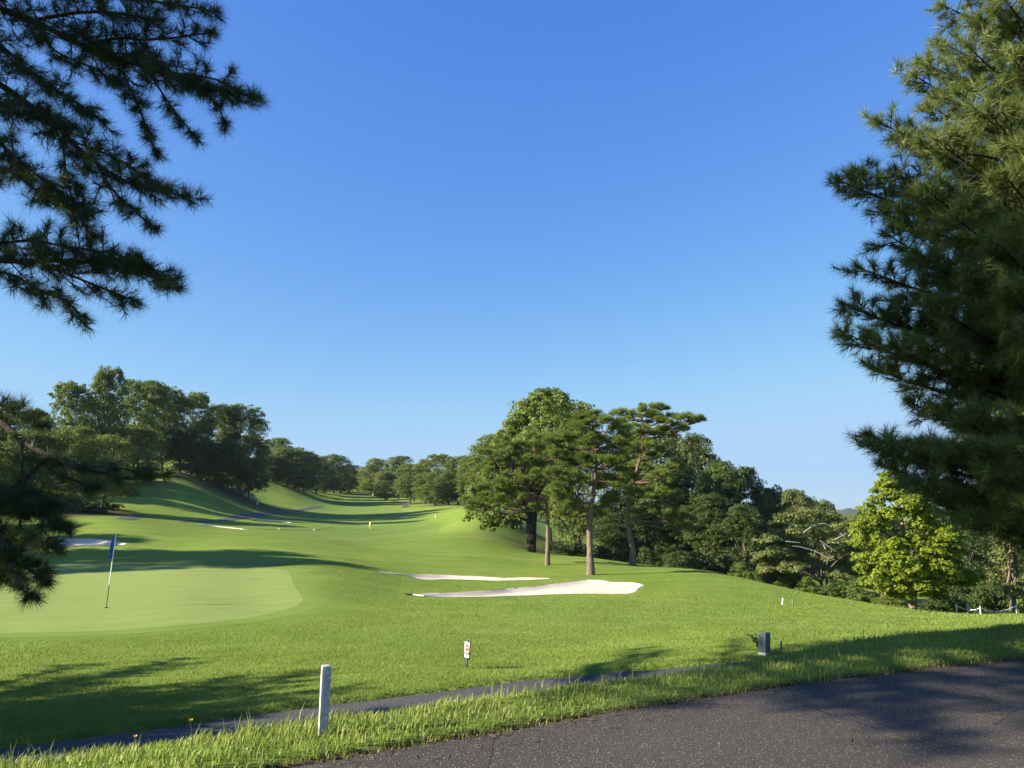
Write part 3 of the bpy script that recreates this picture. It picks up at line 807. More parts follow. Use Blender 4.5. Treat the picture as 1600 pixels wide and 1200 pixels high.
def pad_pine(seed, base_px, trunk_px, pads, label, r0, Yk=None, limbs=None, dead=()):
    """pine with flat cloud-like pads of needles"""
    r_ = np.random.default_rng(seed)
    base = ground_at(*base_px); Y = base[1]
    b = MB()
    TP = np.array([at(p[0], p[1], Y + (p[2] if len(p) > 2 else 0)) - base for p in trunk_px]); TP[0, 2] -= .25
    TP = curve(TP, 26)
    f = np.linspace(0, 1, 26)
    b.tube(TP, r0 * (.5 * np.exp(-f * 22) + 1.0 - .78 * f), 10)
    Vs = []; Fs = []; nv = 0
    for px, py, hw, hh in pads:
        for k in range(2):
            dY = r_.uniform(-.9, .9) * hw / FPX * Y * 1.1
            c = at(px + r_.uniform(-.15, .15) * hw, py + r_.uniform(-.25, .25) * hh, Y + dY) - base
            rx = hw / FPX * Y; rz_ = 1.7 * hh / FPX * Y
            nT = int(150 * (rx / 1.2) ** 1.6) + 30
            e = rdir(r_, nT); e[:, 2] = np.abs(e[:, 2]) * np.where(r_.uniform(size=nT) < .75, 1, -.6)
            nc_ = max(5, int(nT / 22))
            ce = rdir(r_, nc_); ce[:, 2] = np.abs(ce[:, 2]) * np.where(r_.uniform(size=nc_) < .8, .9, -.5)
            ce *= np.array([rx, rx * .95, rz_]) * r_.uniform(.45, 1.0, nc_)[:, None]
            P = c + ce[r_.integers(0, nc_, nT)] + e * np.array([.34, .34, .17]) * (rx / 1.0) ** .5 * r_.uniform(.2, 1.0, nT)[:, None]
            D = unit(e * np.array([1, 1, .6]) + np.array([0, 0, .55]) + .35 * rdir(r_, nT))
            V_, F_ = tufts(r_, P, D, 14, .26, .026, (10, 66), .12)
            Vs.append(V_); Fs.append(F_ + nv); nv += len(V_)
            # limb to the pad
            j = int(np.clip(np.argmin(np.abs(TP[:, 2] - (c[2] - .25 * abs(c[0] - TP[-1, 0])))), 9, 24))
            s = TP[j]
            m_ = s * .45 + c * .55 + np.array([0, 0, -.12 * np.linalg.norm(c - s)])
            L_ = bez(s, m_, c, 9)
            L_[1:-1] += r_.normal(size=(7, 3)) * .05
            b.tube(L_, np.linspace(r0 * .34, .018, 9), 5, False)
            for q in range(5):
                tp = c + rdir(r_, 1)[0] * np.array([rx, rx, rz_]) * .8
                b.tube(np.array([L_[6], (L_[6] + tp) / 2 + [0, 0, -.05], tp]), [.022, .016, .008], 4, False)
    for pl in dead:
        D_ = np.array([at(p[0], p[1], Y - .6) - base for p in pl])
        b.tube(curve(D_, 8), np.linspace(.05, .012, 8), 5, False)
    return make_tree('red_pine', mesh_np('pine_crown', np.concatenate(Vs), np.concatenate(Fs)), b.mesh('pine_trunk', True), M_PINE, M_BARKP, base, (1, 1, 1), 0, label, 'pine tree', 'red pines in front of the wood')

pad_pine(21, (855, 883), [(855, 883), (856, 840), (855, 800), (853, 783), (842, 776), (822, 766), (808, 758)],
         [(740, 790, 20, 9), (762, 782, 26, 10), (790, 776, 28, 10), (770, 762, 26, 10), (800, 752, 30, 10), (830, 756, 28, 10), (775, 728, 24, 10), (800, 718, 30, 11), (832, 726, 30, 11), (768, 708, 22, 9), (792, 698, 26, 9),
          (826, 700, 28, 10), (855, 708, 26, 10), (842, 686, 22, 8), (850, 742, 26, 9), (835, 794, 14, 5)],
         'leftmost red pine, slim straight trunk with its crown swept to the left', .145, dead=[[(822, 766), (808, 760), (796, 766)], [(812, 762), (805, 752), (798, 748)]])
pad_pine(22, (923, 898), [(923, 898), (922, 860), (921, 820), (924, 790), (930, 750), (932, 715), (928, 680), (925, 660)],
         [(870, 772, 26, 9), (895, 790, 26, 9), (930, 800, 26, 9), (960, 785, 26, 10), (870, 740, 28, 10), (900, 752, 28, 10), (945, 756, 30, 10), (975, 745, 24, 9), (880, 712, 28, 10), (912, 722, 28, 10), (950, 722, 30, 10),
          (890, 680, 28, 10), (925, 690, 28, 10), (960, 692, 28, 10), (905, 662, 24, 9), (935, 657, 24, 9), (915, 650, 16, 6), (965, 668, 22, 8), (980, 715, 20, 8), (860, 690, 20, 8), (885, 805, 16, 6)],
         'tall central red pine, straight trunk rising right behind the large bunker', .19)
pad_pine(23, (987, 883), [(987, 883), (989, 862), (984, 835), (980, 805), (985, 770), (995, 735), (1003, 700), (1005, 665), (1000, 645)],
         [(965, 648, 14, 6), (985, 655, 18, 7), (1010, 642, 18, 7), (1030, 640, 16, 6), (1022, 655, 22, 8), (1045, 658, 20, 7), (1070, 655, 18, 6), (1092, 656, 14, 4), (1005, 672, 26, 9), (1035, 680, 26, 9), (1060, 672, 18, 6),
          (1000, 700, 28, 10), (1030, 712, 28, 10), (1000, 735, 28, 10), (1035, 745, 28, 10), (1020, 775, 30, 10), (1050, 780, 26, 9), (1060, 810, 24, 8), (1040, 800, 28, 9), (1005, 800, 22, 8), (1070, 826, 18, 6), (975, 760, 22, 8), (995, 770, 20, 8), (1055, 735, 22, 8)],
         'right hand red pine with a curved grey trunk and ragged flat top', .20, dead=[[(1003, 690), (1003, 706), (1002, 720)], [(1035, 712), (1055, 690), (1062, 675)], [(1000, 770), (1012, 776), (1024, 782)]])
pad_pine(24, (1027, 882), [(1027, 883), (1026, 868), (1027, 850), (1026, 830)],
         [(1000, 812, 16, 6), (1022, 815, 16, 7), (1045, 825, 16, 6), (1005, 838, 18, 6), (1035, 842, 18, 6), (1055, 852, 14, 5), (1015, 855, 14, 4), (985, 822, 10, 4)],
         'short tree with a stubby trunk under the right hand red pine', .16)
print('trees', time.time() - T0)

# ------------------------------------------------------------------ bright yellow green tree
def yellow_tree():
    r_ = np.random.default_rng(31)
    Y = 29.0; x = float(ray(1426, 949)[0]) * Y; base = np.array([x, Y, gz(x, Y)])
    pads = []
    for py, x0, x1, h in [(750, 1376, 1416, 14), (764, 1368, 1432, 15), (782, 1362, 1445, 16), (803, 1346, 1465, 17), (828, 1336, 1486, 18), (852, 1332, 1500, 18), (876, 1332, 1508, 18), (898, 1338, 1518, 16), (915, 1350, 1505, 13), (905, 1500, 1538, 11), (928, 1372, 1480, 10)]:
        for k in range(int((x1 - x0) / 8.5) + 2):
            x = r_.uniform(x0 + 8, x1 - 8) if k > 1 else (x0 + 8 if k == 0 else x1 - 8)
            half = (x1 - x0) / 2; dd = sqrt(max(0, half ** 2 - (x - (x0 + x1) / 2) ** 2)) / FPX * Y
            pads.append((at(x, py + r_.uniform(-9, 9), Y + (r_.uniform(-1, .7) * dd)) - base, h / FPX * Y * r_.uniform(.65, 1.05)))
    C_ = np.array([p[0] for p in pads]); RR = np.array([p[1] for p in pads])
    V_, F_ = clump_crown(r_, C_, RR, 13, 36, .052, .7, .2, .42, .9)
    b = MB()
    P = curve(np.array([at(1426, 952, Y) - base, at(1425, 920, Y) - base, at(1420, 880, Y) - base, at(1412, 830, Y) - base, at(1402, 770, Y) - base]), 14)
    b.tube(P, np.linspace(.17, .03, 14), 9, False)
    for c in C_[::6]:
        j = int(np.clip(np.argmin(np.abs(P[:, 2] - c[2] + .5)), 2, 12))
        b.tube(bez(P[j], (P[j] + c) / 2 + np.array([0, 0, .1]), c), np.linspace(.026, .008, 8), 5, False)
    make_tree('broadleaf_tree', mesh_np('yellow_crown', V_, F_), b.mesh('yellow_trunk', True), M_LEAFY, bark('bark_grey_brown', (.09, .065, .045), (.27, .20, .15)), base, (1, 1, 1), 0,
              'bright yellow green bushy tree standing by the rope fence')
yellow_tree()

def silk_tree():
    """wide flat-topped tree with bare pale boughs"""
    r_ = np.random.default_rng(32)
    Y = 43.0
    x = float(ray(1288, 900)[0]) * Y
    base = np.array([x, Y, gz(x, Y)])
    C_ = []; RR = []
    for px, py, hw in [(1200, 845, 20), (1225, 838, 24), (1255, 832, 26), (1285, 838, 24), (1310, 848, 20), (1235, 812, 24), (1265, 806, 24), (1295, 812, 22), (1318, 825, 16), (1215, 865, 24), (1245, 862, 22), (1275, 868, 24), (1190, 872, 16),
                       (1300, 872, 22), (1320, 880, 18), (1205, 890, 20), (1240, 888, 20), (1275, 895, 22), (1310, 902, 22), (1330, 860, 16)]:
        for k in range(2):
            C_.append(at(px, py, Y + r_.uniform(-2.4, 2.0)) - base); RR.append(hw / FPX * Y * r_.uniform(.8, 1.1))
    C_ = np.array(C_); RR = np.array(RR)
    V_, F_ = clump_crown(r_, C_, RR, 18, 30, .075, .34, .2, .36, .6)
    b = MB()
    fork = np.array([-.2, 0, 1.0])
    b.tube(np.array([[0, 0, -.2], [-.05, 0, .5], fork]), [.11, .10, .09], 7, False)
    for c in C_[::2]:
        b.tube(bez(fork, (fork + c) / 2 + np.array([0, 0, .5]), c - [0, 0, .1]), np.linspace(.05, .012, 8), 5, False)
    b2 = []
    for pl in [[(1295, 873), (1275, 862), (1252, 855), (1238, 853)], [(1255, 832), (1272, 821), (1288, 818), (1297, 822)], [(1300, 845), (1320, 835), (1329, 830)], [(1318, 838), (1312, 832)], [(1326, 838), (1330, 831)], 
               [(1290, 858), (1286, 850)], [(1228, 846), (1250, 848)], [(1282, 845), (1306, 862)]]:
        P = np.array([at(p[0], p[1], Y - 2.6) - base for p in pl]); P = curve(P, 8) if len(P) > 2 else P
        b2.append((P, np.linspace(.034, .014, len(P))))
    e = make_tree('silk_tree', mesh_np('silk_crown', V_, F_), b.mesh('silk_trunk', True), M_LEAFO, M_BARK, base, (1, 1, 1), 0, 'wide flat topped tree with bare pale boughs left of the yellow green tree')
    for P, rr in b2:
        b = MB(); b.tube(P, rr, 5)
        link('bare_bough', b.mesh('bare_bough', True), M_BARKW, e)['label'] = 'bare pale grey bough showing through the foliage'
silk_tree()

def vine_tree():
    r_ = np.random.default_rng(33)
    Y = 32.0; base = np.array([float(ray(1583, 900)[0]) * Y, Y, gz(float(ray(1583, 900)[0]) * Y, Y)])
    b = MB()
    for k in range(7):
        x0 = 1583 + r_.uniform(-5, 6)
        P = [at(x0 + r_.uniform(-5, 5), 955 - 20 * i, Y + r_.uniform(-.15, .15)) - base for i in range(8)]
        b.tube(curve(np.array(P), 20), np.full(20, r_.uniform(.02, .06)), 5, False)
    for a, c in [((1583, 890), (1566, 893)), ((1583, 886), (1598, 888)), ((1580, 870), (1560, 845)), ((1585, 860), (1600, 835)), ((1584, 905), (1570, 915))]:
        b.tube(np.array([at(*a, Y) - base, (at(*a, Y) + at(*c, Y)) / 2 - base + [0, 0, .08], at(*c, Y) - base]), [.04, .03, .015], 5, False)
    C_ = np.array([at(1585 + r_.uniform(-32, 40), r_.uniform(800, 880), Y + r_.uniform(-1.2, 1.2)) - base for k in range(26)] + [at(1590 + r_.uniform(-20, 20), r_.uniform(890, 945), Y + r_.uniform(-.5, .8)) - base for k in range(8)])
    V_, F_ = clump_crown(r_, C_, r_.uniform(.25, .55, len(C_)), 8, 16, .07, .8, .2, .5)
    make_tree('broadleaf_tree', mesh_np('vine_crown', V_, F_), b.mesh('vine_trunk', True), M_LEAFO, bark('bark_vine', (.07, .055, .043), (.20, .16, .13)), base, (1, 1, 1), 0,
              'thin vine wrapped pale trunk at the right edge by the rope fence')
vine_tree()

# ------------------------------------------------------------------ shrubs along the foot of the wood
def bush_proto(seed):
    r_ = np.random.default_rng(seed)
    C_ = []; RR = []
    for k in range(26):
        th = r_.uniform(0, 6.28); q = sqrt(r_.uniform(0, 1)) * .38
        h = r_.uniform(.12, .82) * (1 - (q / .5) ** 2)
        C_.append((q * cos(th), q * sin(th), h)); RR.append(r_.uniform(.12, .2))
    V_, F_ = clump_crown(r_, np.array(C_), np.array(RR), 12, 20, .022)
    b = MB()
    for k in range(9):
        t_ = np.array(C_[k])
        b.tube(bez(np.array([r_.uniform(-.05, .05), r_.uniform(-.05, .05), -.03]), t_ * [.4, .4, .6], t_, 6), np.linspace(.018, .005, 6), 4, False)
    return mesh_np('bush_crown', V_, F_), b.mesh('bush_stem', True)
BUSH = [bush_proto(41), bush_proto(42), bush_proto(43)]
bl = []
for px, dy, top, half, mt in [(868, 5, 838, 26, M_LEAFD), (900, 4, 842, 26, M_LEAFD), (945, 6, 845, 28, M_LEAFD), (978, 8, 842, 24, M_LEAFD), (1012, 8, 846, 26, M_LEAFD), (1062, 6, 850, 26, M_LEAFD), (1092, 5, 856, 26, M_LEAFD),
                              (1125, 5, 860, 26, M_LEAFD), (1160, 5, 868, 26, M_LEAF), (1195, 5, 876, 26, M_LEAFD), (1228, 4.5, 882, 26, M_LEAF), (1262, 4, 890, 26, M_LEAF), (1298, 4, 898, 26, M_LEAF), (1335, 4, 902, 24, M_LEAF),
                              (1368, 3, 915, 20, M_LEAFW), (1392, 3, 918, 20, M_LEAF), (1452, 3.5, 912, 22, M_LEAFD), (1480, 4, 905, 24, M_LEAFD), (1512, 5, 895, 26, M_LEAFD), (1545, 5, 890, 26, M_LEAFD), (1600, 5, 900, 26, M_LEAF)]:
    # stand just behind the brow of the slope
    Yc = np.linspace(24, 66, 200); ux = float(ray(px, 850)[0])
    tt = (hz(ux * Yc, Yc) - CAM[2]) / Yc
    Y = Yc[int(np.argmax(tt))] + dy if px < 1400 else 30 + dy
    bl.append((px, Y, top, half, mt))
for i, (px, Y, top, half, mt) in enumerate(bl):
    names = ORD + ['seventeenth', 'eighteenth', 'nineteenth', 'twentieth', 'twenty first', 'twenty second']
    tree_at('shrub', BUSH[i % 3], px, Y, top, half, mt, '%s shrub from the left along the brow below the wood' % names[i], 'shrubs along the foot of the wood', sink=.2, hw=.5, cat='shrub')
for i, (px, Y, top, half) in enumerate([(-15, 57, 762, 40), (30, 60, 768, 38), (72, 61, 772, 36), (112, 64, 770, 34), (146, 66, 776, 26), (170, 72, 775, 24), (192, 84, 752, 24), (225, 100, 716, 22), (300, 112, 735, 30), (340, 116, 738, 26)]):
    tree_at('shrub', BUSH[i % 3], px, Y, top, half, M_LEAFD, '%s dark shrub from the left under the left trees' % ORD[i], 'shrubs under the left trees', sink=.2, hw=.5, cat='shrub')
print('shrubs', time.time() - T0)

# ------------------------------------------------------------------ far wooded ridge
def ridge():
    r_ = np.random.default_rng(51)
    n_ = 260
    th = np.linspace(radians(-10), radians(60), n_)
    rows_ = []
    for k, (r, hgt) in enumerate([(1180, -16), (1240, -6), (1300, 0), (1420, -2), (1700, -16)]):
        w = sum(r_.uniform(.5, 1.6) * np.sin(th * f + r_.uniform(0, 6.3)) for f in (9, 17, 31, 60)) if k in (1, 2, 3) else 0
        bump = r_.uniform(-1.6, 1.6, n_) if k in (1, 2, 3) else 0
        rows_.append(np.stack([r * np.sin(th), r * np.cos(th), hgt - 3.5 + w + bump + 0 * th], 1))
    V_ = np.concatenate(rows_)
    i = np.arange(4)[:, None] * n_; j = np.arange(n_ - 1)[None]
    F_ = np.stack([i + j, i + j + 1, i + n_ + j + 1, i + n_ + j], -1).reshape(-1, 4)
    m, t, bs, out = newmat('far_woods')
    fin(t, bs, ramp(t, noise(t, .05, 5, .7, objpos(t)), [(.35, (.03, .05, .02)), (.65, (.075, .10, .04))]), .9, .1)
    tag(link('hills', mesh_np('hills', V_, F_, False), m), 'low wooded ridge far away in the gap left of the yellow green tree', kind='structure')
ridge()

# ------------------------------------------------------------------ near pines with long needles
def project(P):
    d = np.asarray(P) - CAM
    fy = d[..., 1] * cos(PITCH) + d[..., 2] * sin(PITCH); uy = -d[..., 1] * sin(PITCH) + d[..., 2] * cos(PITCH)
    return 800 + FPX * d[..., 0] / np.maximum(fy, 1e-3), 600 - FPX * uy / np.maximum(fy, 1e-3), fy

class Pine:
    def __init__(s, seed): s.r = np.random.default_rng(seed); s.wood = MB(); s.P = []; s.D = []; s.k = []
    def shoot(s, P, D, k): s.P.append(P); s.D.append(D); s.k.append(k)
    def limb(s, L, r0, f0, spacing, tl, droop=0.0, kind=0, tip=True, ntuft=5, lift=.25, flatten=.6, r1=.008):
        r_ = s.r; L = np.asarray(L); n_ = len(L)
        s.wood.tube(L, np.linspace(r0, r1, n_), 5 if r0 < .05 else 7, False)
        sg = np.linalg.norm(np.diff(L, axis=0), axis=1); S_ = np.concatenate([[0], np.cumsum(sg)]); tot = S_[-1]
        T = unit(np.gradient(L, axis=0))
        q = f0 * tot; side = 1
        while q < tot:
            f = q / tot
            p = np.array([np.interp(q, S_, L[:, i]) for i in range(3)]); t = np.array([np.interp(q, S_, T[:, i]) for i in range(3)])
            lat = unit(np.cross(t, [0, 0, 1.0])) * side
            d = unit(t * r_.uniform(.3, .9) + lat * r_.uniform(.4, 1.1) + np.array([0, 0, 1]) * (r_.normal(0, .35 * flatten / .6) + lift * .5 - droop))
            l = tl * r_.uniform(.55, 1.1) * (1 - .45 * f)
            s.twig(p, d, l, kind, ntuft, lift, droop)
            side = -side
            q += spacing * r_.uniform(.6, 1.4)
        if tip: s.twig(L[-1], T[-1], tl * .25, kind, ntuft, lift, 0)
    def twig(s, p, d, l, kind, ntuft, lift, droop):
        r_ = s.r
        e = p + d * l; m_ = (p + e) / 2 + np.array([0, 0, -droop * .12 * l]) + r_.normal(size=3) * .04 * l
        e = e + np.array([0, 0, lift * .25 * l])
        K = bez(p, m_, e, 5)
        s.wood.tube(K if kind == 0 else K[::2], np.linspace(.0075, .0035, 5 if kind == 0 else 3), 3, False)
        s.shoot(K[-1], unit(K[-1] - K[-2]) + np.array([0, 0, .15]), kind)
        for k in range(ntuft - 1):
            f = r_.uniform(.15, .95); b = K[int(f * 4)] * (1 - (f * 4 % 1)) + K[min(int(f * 4) + 1, 4)] * (f * 4 % 1)
            dd = unit(d * .7 + rdir(r_, 1)[0] * .9 + np.array([0, 0, lift * .8 - droop * .5]))
            ee = b + dd * l * r_.uniform(.2, .5)
            if kind == 0: s.wood.tube(np.array([b, ee]), [.004, .003], 3, False)
            s.shoot(ee, dd, kind)
    def finish(s, name, label, base, cmat, specs, trunk_mat=None):
        Vs = []; Fs = []; nv = 0
        P = np.array(s.P); D = np.array(s.D); K = np.array(s.k)
        for kind, (nn, L, w, spread, back) in specs.items():
            m = K == kind
            if not m.any(): continue
            V_, F_ = tufts(s.r, P[m], D[m], nn, L, w, spread, back)
            Vs.append(V_); Fs.append(F_ + nv); nv += len(V_)
        print(name, 'tufts', len(P), 'tris', sum(len(f) for f in Fs))
        V_ = np.concatenate(Vs) - base
        for i in range(len(s.wood.V)): s.wood.V[i] = s.wood.V[i] - base
        return make_tree(name, mesh_np(name + '_crown', V_, np.concatenate(Fs)), s.wood.mesh(name + '_trunk', True), cmat, trunk_mat or M_BARKN, base, (1, 1, 1), 0, label, 'pine tree')

def in_view(P, margin=25):
    x, y, f = project(P)
    return (f > 0) & (x > -margin) & (x < 1600 + margin) & (y > -margin) & (y < 1200 + margin)

def generic_limbs(pn, x, y, z0, zlow, ztop, reach, step, per, spacing, tl, avoid=True, kind=1, ntuft=4, skip=None):
    r_ = pn.r
    z = zlow
    while z < ztop - .2:
        f = (z - zlow) / (ztop - zlow)
        for k in range(per):
            th = r_.uniform(0, 2 * pi); l = reach * (1 - f) ** .6 * r_.uniform(.75, 1.1) + .4
            d = np.array([cos(th), sin(th), .08 + .3 * f])
            if skip is not None and skip(th, z): continue
            s = np.array([x, y, z + r_.uniform(-.2, .2)])
            while avoid and l > .5 and in_view(s + d * l * np.linspace(.2, 1.12, 8)[:, None] + 0, 60).any(): l *= .85
            if l <= .5 and avoid: continue
            e = s + d * l
            L = bez(s, (s + e) / 2 + np.array([0, 0, .06 * l]), e + np.array([0, 0, .05 * l]), 9)
            pn.limb(L, .05 * (1 - f) + .015, .3, spacing, tl, .1, kind, True, ntuft)
        z += step * r_.uniform(.8, 1.2)

def trunk(pn, x, y, z0, H, r0, bend=.15):
    t = np.linspace(0, 1, 22)
    P = np.stack([x + bend * np.sin(t * 4 + 1) - bend * sin(1), y + bend * np.cos(t * 3) - bend, z0 - .3 + t * (H + .3)], 1)
    pn.wood.tube(P, r0 * (1 - .9 * t) + r0 * .4 * np.exp(-t * 30), 10, False)

def px_limb(pts): return curve(np.array([at(*p) for p in pts]), 16)

def left_pine():
    x, y = -8.6, 6.5; z0 = gz(x, y); H = 13.4
    pn = Pine(61)
    trunk(pn, x, y, z0, H, .26)
    def limb(pts, r0, f0=.0, sp=.05, tl=.36, droop=.25, stem=None, **kw):
        sp *= 1.8; tl *= 1.25
        L = px_limb(pts)
        if stem is not None:      # carry the limb back to the trunk, outside the picture
            s = np.array([x, y, stem])
            L = np.concatenate([bez(s, s * .4 + L[0] * .6 - np.array([0, 0, .1]), L[0] + (L[0] - L[1]) * .5, 8), L])
            f0 = max(f0, .30 if stem > 2.6 else .56)
        pn.limb(L, r0, f0, sp, tl, droop, 0, True, 8, flatten=.95, **kw)
    # top bough
    limb([(-60, 0, 7.4), (0, 14, 7.3), (60, 36, 7.2), (130, 72, 7.1), (210, 100, 7.0), (270, 118, 6.9), (330, 138, 6.8), (392, 150, 6.7)], .055, sp=.04, stem=6.4, tl=.34)
    limb([(-80, -60, 7.6), (40, -30, 7.5), (140, -8, 7.4), (220, 0, 7.4), (280, 8, 7.4), (328, 16, 7.4)], .04, sp=.035, stem=6.6, tl=.36, droop=.1)
    limb([(60, 30, 7.0), (120, 20, 6.9), (180, 20, 6.8), (240, 30, 6.8)], .02, sp=.03, tl=.32)
    limb([(130, 72, 7.1), (180, 60, 7.0), (230, 62, 6.9), (280, 58, 6.8), (318, 52, 6.8)], .016, sp=.045, tl=.26)
    limb([(100, 60, 7.1), (150, 80, 7.3), (200, 85, 7.3), (250, 100, 7.2)], .016, sp=.03, tl=.30)
    limb([(60, 36, 7.2), (75, 70, 7.1), (110, 92, 7.0), (150, 108, 6.9), (180, 128, 6.9)], .012, sp=.06, tl=.2)
    limb([(180, 92, 7.0), (200, 130, 6.9), (218, 170, 6.8), (228, 200, 6.8), (243, 236, 6.8)], .012, sp=.05, tl=.22, droop=.4)
    limb([(230, 108, 7.0), (250, 140, 6.9), (270, 170, 6.9), (300, 208, 6.9)], .011, sp=.055, tl=.22, droop=.4)
    limb([(290, 126, 6.9), (320, 145, 6.8), (340, 165, 6.8), (350, 188, 6.8)], .010, sp=.05, tl=.2, droop=.3)
    limb([(250, 112, 6.9), (300, 118, 6.8), (340, 125, 6.7), (370, 140, 6.7)], .010, sp=.05, tl=.22)
    # middle bough
    limb([(-60, 100, 7.0), (0, 132, 7.0), (40, 160, 6.9), (80, 188, 6.9), (110, 220, 6.8), (150, 255, 6.8), (200, 285, 6.7), (240, 296, 6.7), (280, 304, 6.6)], .05, sp=.04, stem=5.6, tl=.34)
    limb([(-60, 30, 7.2), (0, 70, 7.1), (40, 105, 7.0), (80, 135, 7.0), (120, 160, 6.9), (152, 182, 6.9)], .022, sp=.032, stem=6.2, tl=.36)
    limb([(-50, 120, 6.8), (0, 160, 6.8), (50, 185, 6.7), (100, 195, 6.7)], .02, sp=.035, stem=5.4, tl=.34)
    limb([(-40, 210, 7.0), (0, 225, 7.0), (40, 260, 6.9), (80, 290, 6.9), (110, 320, 6.8), (140, 362, 6.8)], .018, sp=.035, stem=5.0, tl=.32)
    limb([(-30, 250, 7.2), (20, 270, 7.1), (60, 300, 7.0), (100, 315, 7.0), (125, 330, 6.9)], .014, sp=.035, stem=4.8, tl=.3)
    limb([(80, 188, 6.9), (98, 230, 6.8), (104, 280, 6.8), (115, 315, 6.8)], .012, sp=.045, tl=.28)
    limb([(150, 255, 6.8), (175, 295, 6.7), (205, 325, 6.7), (236, 352, 6.7)], .012, sp=.05, tl=.24, droop=.4)
    limb([(110, 220, 6.8), (160, 238, 6.8), (200, 258, 6.8), (240, 285, 6.7)], .012, sp=.04, tl=.26)
    # lower of the three upper boughs
    limb([(-60, 400, 7.0), (0, 408, 7.0), (60, 408, 6.9), (120, 408, 6.8), (180, 416, 6.8), (225, 428, 6.7), (272, 448, 6.6)], .04, sp=.035, stem=3.9, tl=.32, droop=.1)
    limb([(-60, 380, 7.1), (0, 380, 7.1), (50, 376, 7.0), (100, 385, 7.0), (150, 392, 6.9), (200, 402, 6.9)], .022, sp=.032, stem=4.1, tl=.3, droop=0)
    limb([(-40, 415, 6.8), (20, 430, 6.8), (60, 452, 6.8), (100, 470, 6.7), (125, 490, 6.7)], .016, sp=.04, stem=3.7, tl=.28, droop=.35)
    limb([(60, 408, 6.9), (110, 430, 6.8), (160, 450, 6.8), (205, 468, 6.8)], .014, sp=.04, tl=.28, droop=.3)
    limb([(150, 410, 6.9), (200, 405, 6.8), (235, 418, 6.8), (262, 440, 6.7)], .012, sp=.04, tl=.24)
    # lowest bough, with the mass that hangs at the left edge
    limb([(-60, 610, 7.2), (0, 658, 7.1), (37, 690, 7.0), (77, 713, 6.9), (113, 728, 6.8), (150, 737, 6.8), (200, 748, 6.7), (258, 742, 6.6)], .05, .72, .105, .16, .1, stem=1.9)
    limb([(-50, 640, 7.3), (0, 640, 7.2), (30, 645, 7.1), (52, 660, 7.0)], .02, sp=.035, stem=2.3, tl=.26, droop=-.1)
    limb([(77, 713, 6.9), (50, 738, 6.8), (20, 760, 6.8), (-10, 775, 6.7)], .022, .3, .08, .24)
    limb([(33, 690, 7.0), (35, 740, 6.9), (33, 790, 6.9), (30, 840, 6.9)], .016, .55, .08, .2, .3)
    for a in ([(-60, 790, 7.1), (0, 792, 7.0), (40, 800, 6.9), (75, 812, 6.8), (98, 822, 6.8)], [(-60, 820, 6.9), (0, 830, 6.9), (40, 845, 6.8), (80, 850, 6.7)], [(-50, 850, 7.0), (0, 865, 6.9), (36, 885, 6.8), (68, 902, 6.8)],
              [(-50, 870, 7.1), (-5, 890, 7.0), (25, 915, 6.9), (50, 930, 6.9)], [(-60, 760, 7.3), (0, 770, 7.2), (45, 775, 7.1), (85, 790, 7.0)]):
        limb(a, .018, sp=.024, stem=1.4, tl=.21, droop=.1)
    for a in ([(60, 720, 6.9), (90, 740, 6.8), (120, 752, 6.8), (150, 760, 6.7)], [(130, 732, 6.8), (165, 728, 6.8), (200, 734, 6.7), (225, 738, 6.7)]):
        limb(a, .01, sp=.09, tl=.15, droop=.2)
    # the rest of the tree, outside the picture
    generic_limbs(pn, x, y, z0, .1, 1.0, 5.2, .16, 16, .11, .6, skip=lambda th, z: sin(th) < .25)
    generic_limbs(pn, x, y, z0, 4.0, z0 + H, 4.6, .36, 8, .14, .6, skip=lambda th, z: (sin(th) < -.45 and z < 9) or (cos(th) < -.2 and z < 7) or (sin(th) < .1 and z < 6.5))
    pn.finish('pine_tree', 'dark pine whose long needled boughs hang into the left of the view', np.array([x, y, z0]), M_NEEDL,
              {0: (25, .135, .0042, (14, 78), .09), 1: (16, .20, .012, (10, 80), .2)})
left_pine()

def roadside_pine():
    x, y = -11.0, 4.6; z0 = gz(x, y); H = 13.5
    pn = Pine(62)
    trunk(pn, x, y, z0, H, .24)
    generic_limbs(pn, x, y, z0, 6.9, z0 + H, 2.8, .34, 8, .13, .6)
    generic_limbs(pn, x, y + .5, z0, 4.0, 5.2, .9, .2, 8, .10, .4)  # unseen low limbs added to shade the left pine's hanging clump
    pn.finish('pine_tree', 'pine by the road out of view to the left, shading the asphalt', np.array([x, y, z0]), M_NEEDL, {1: (16, .20, .012, (10, 80), .2)})
roadside_pine()

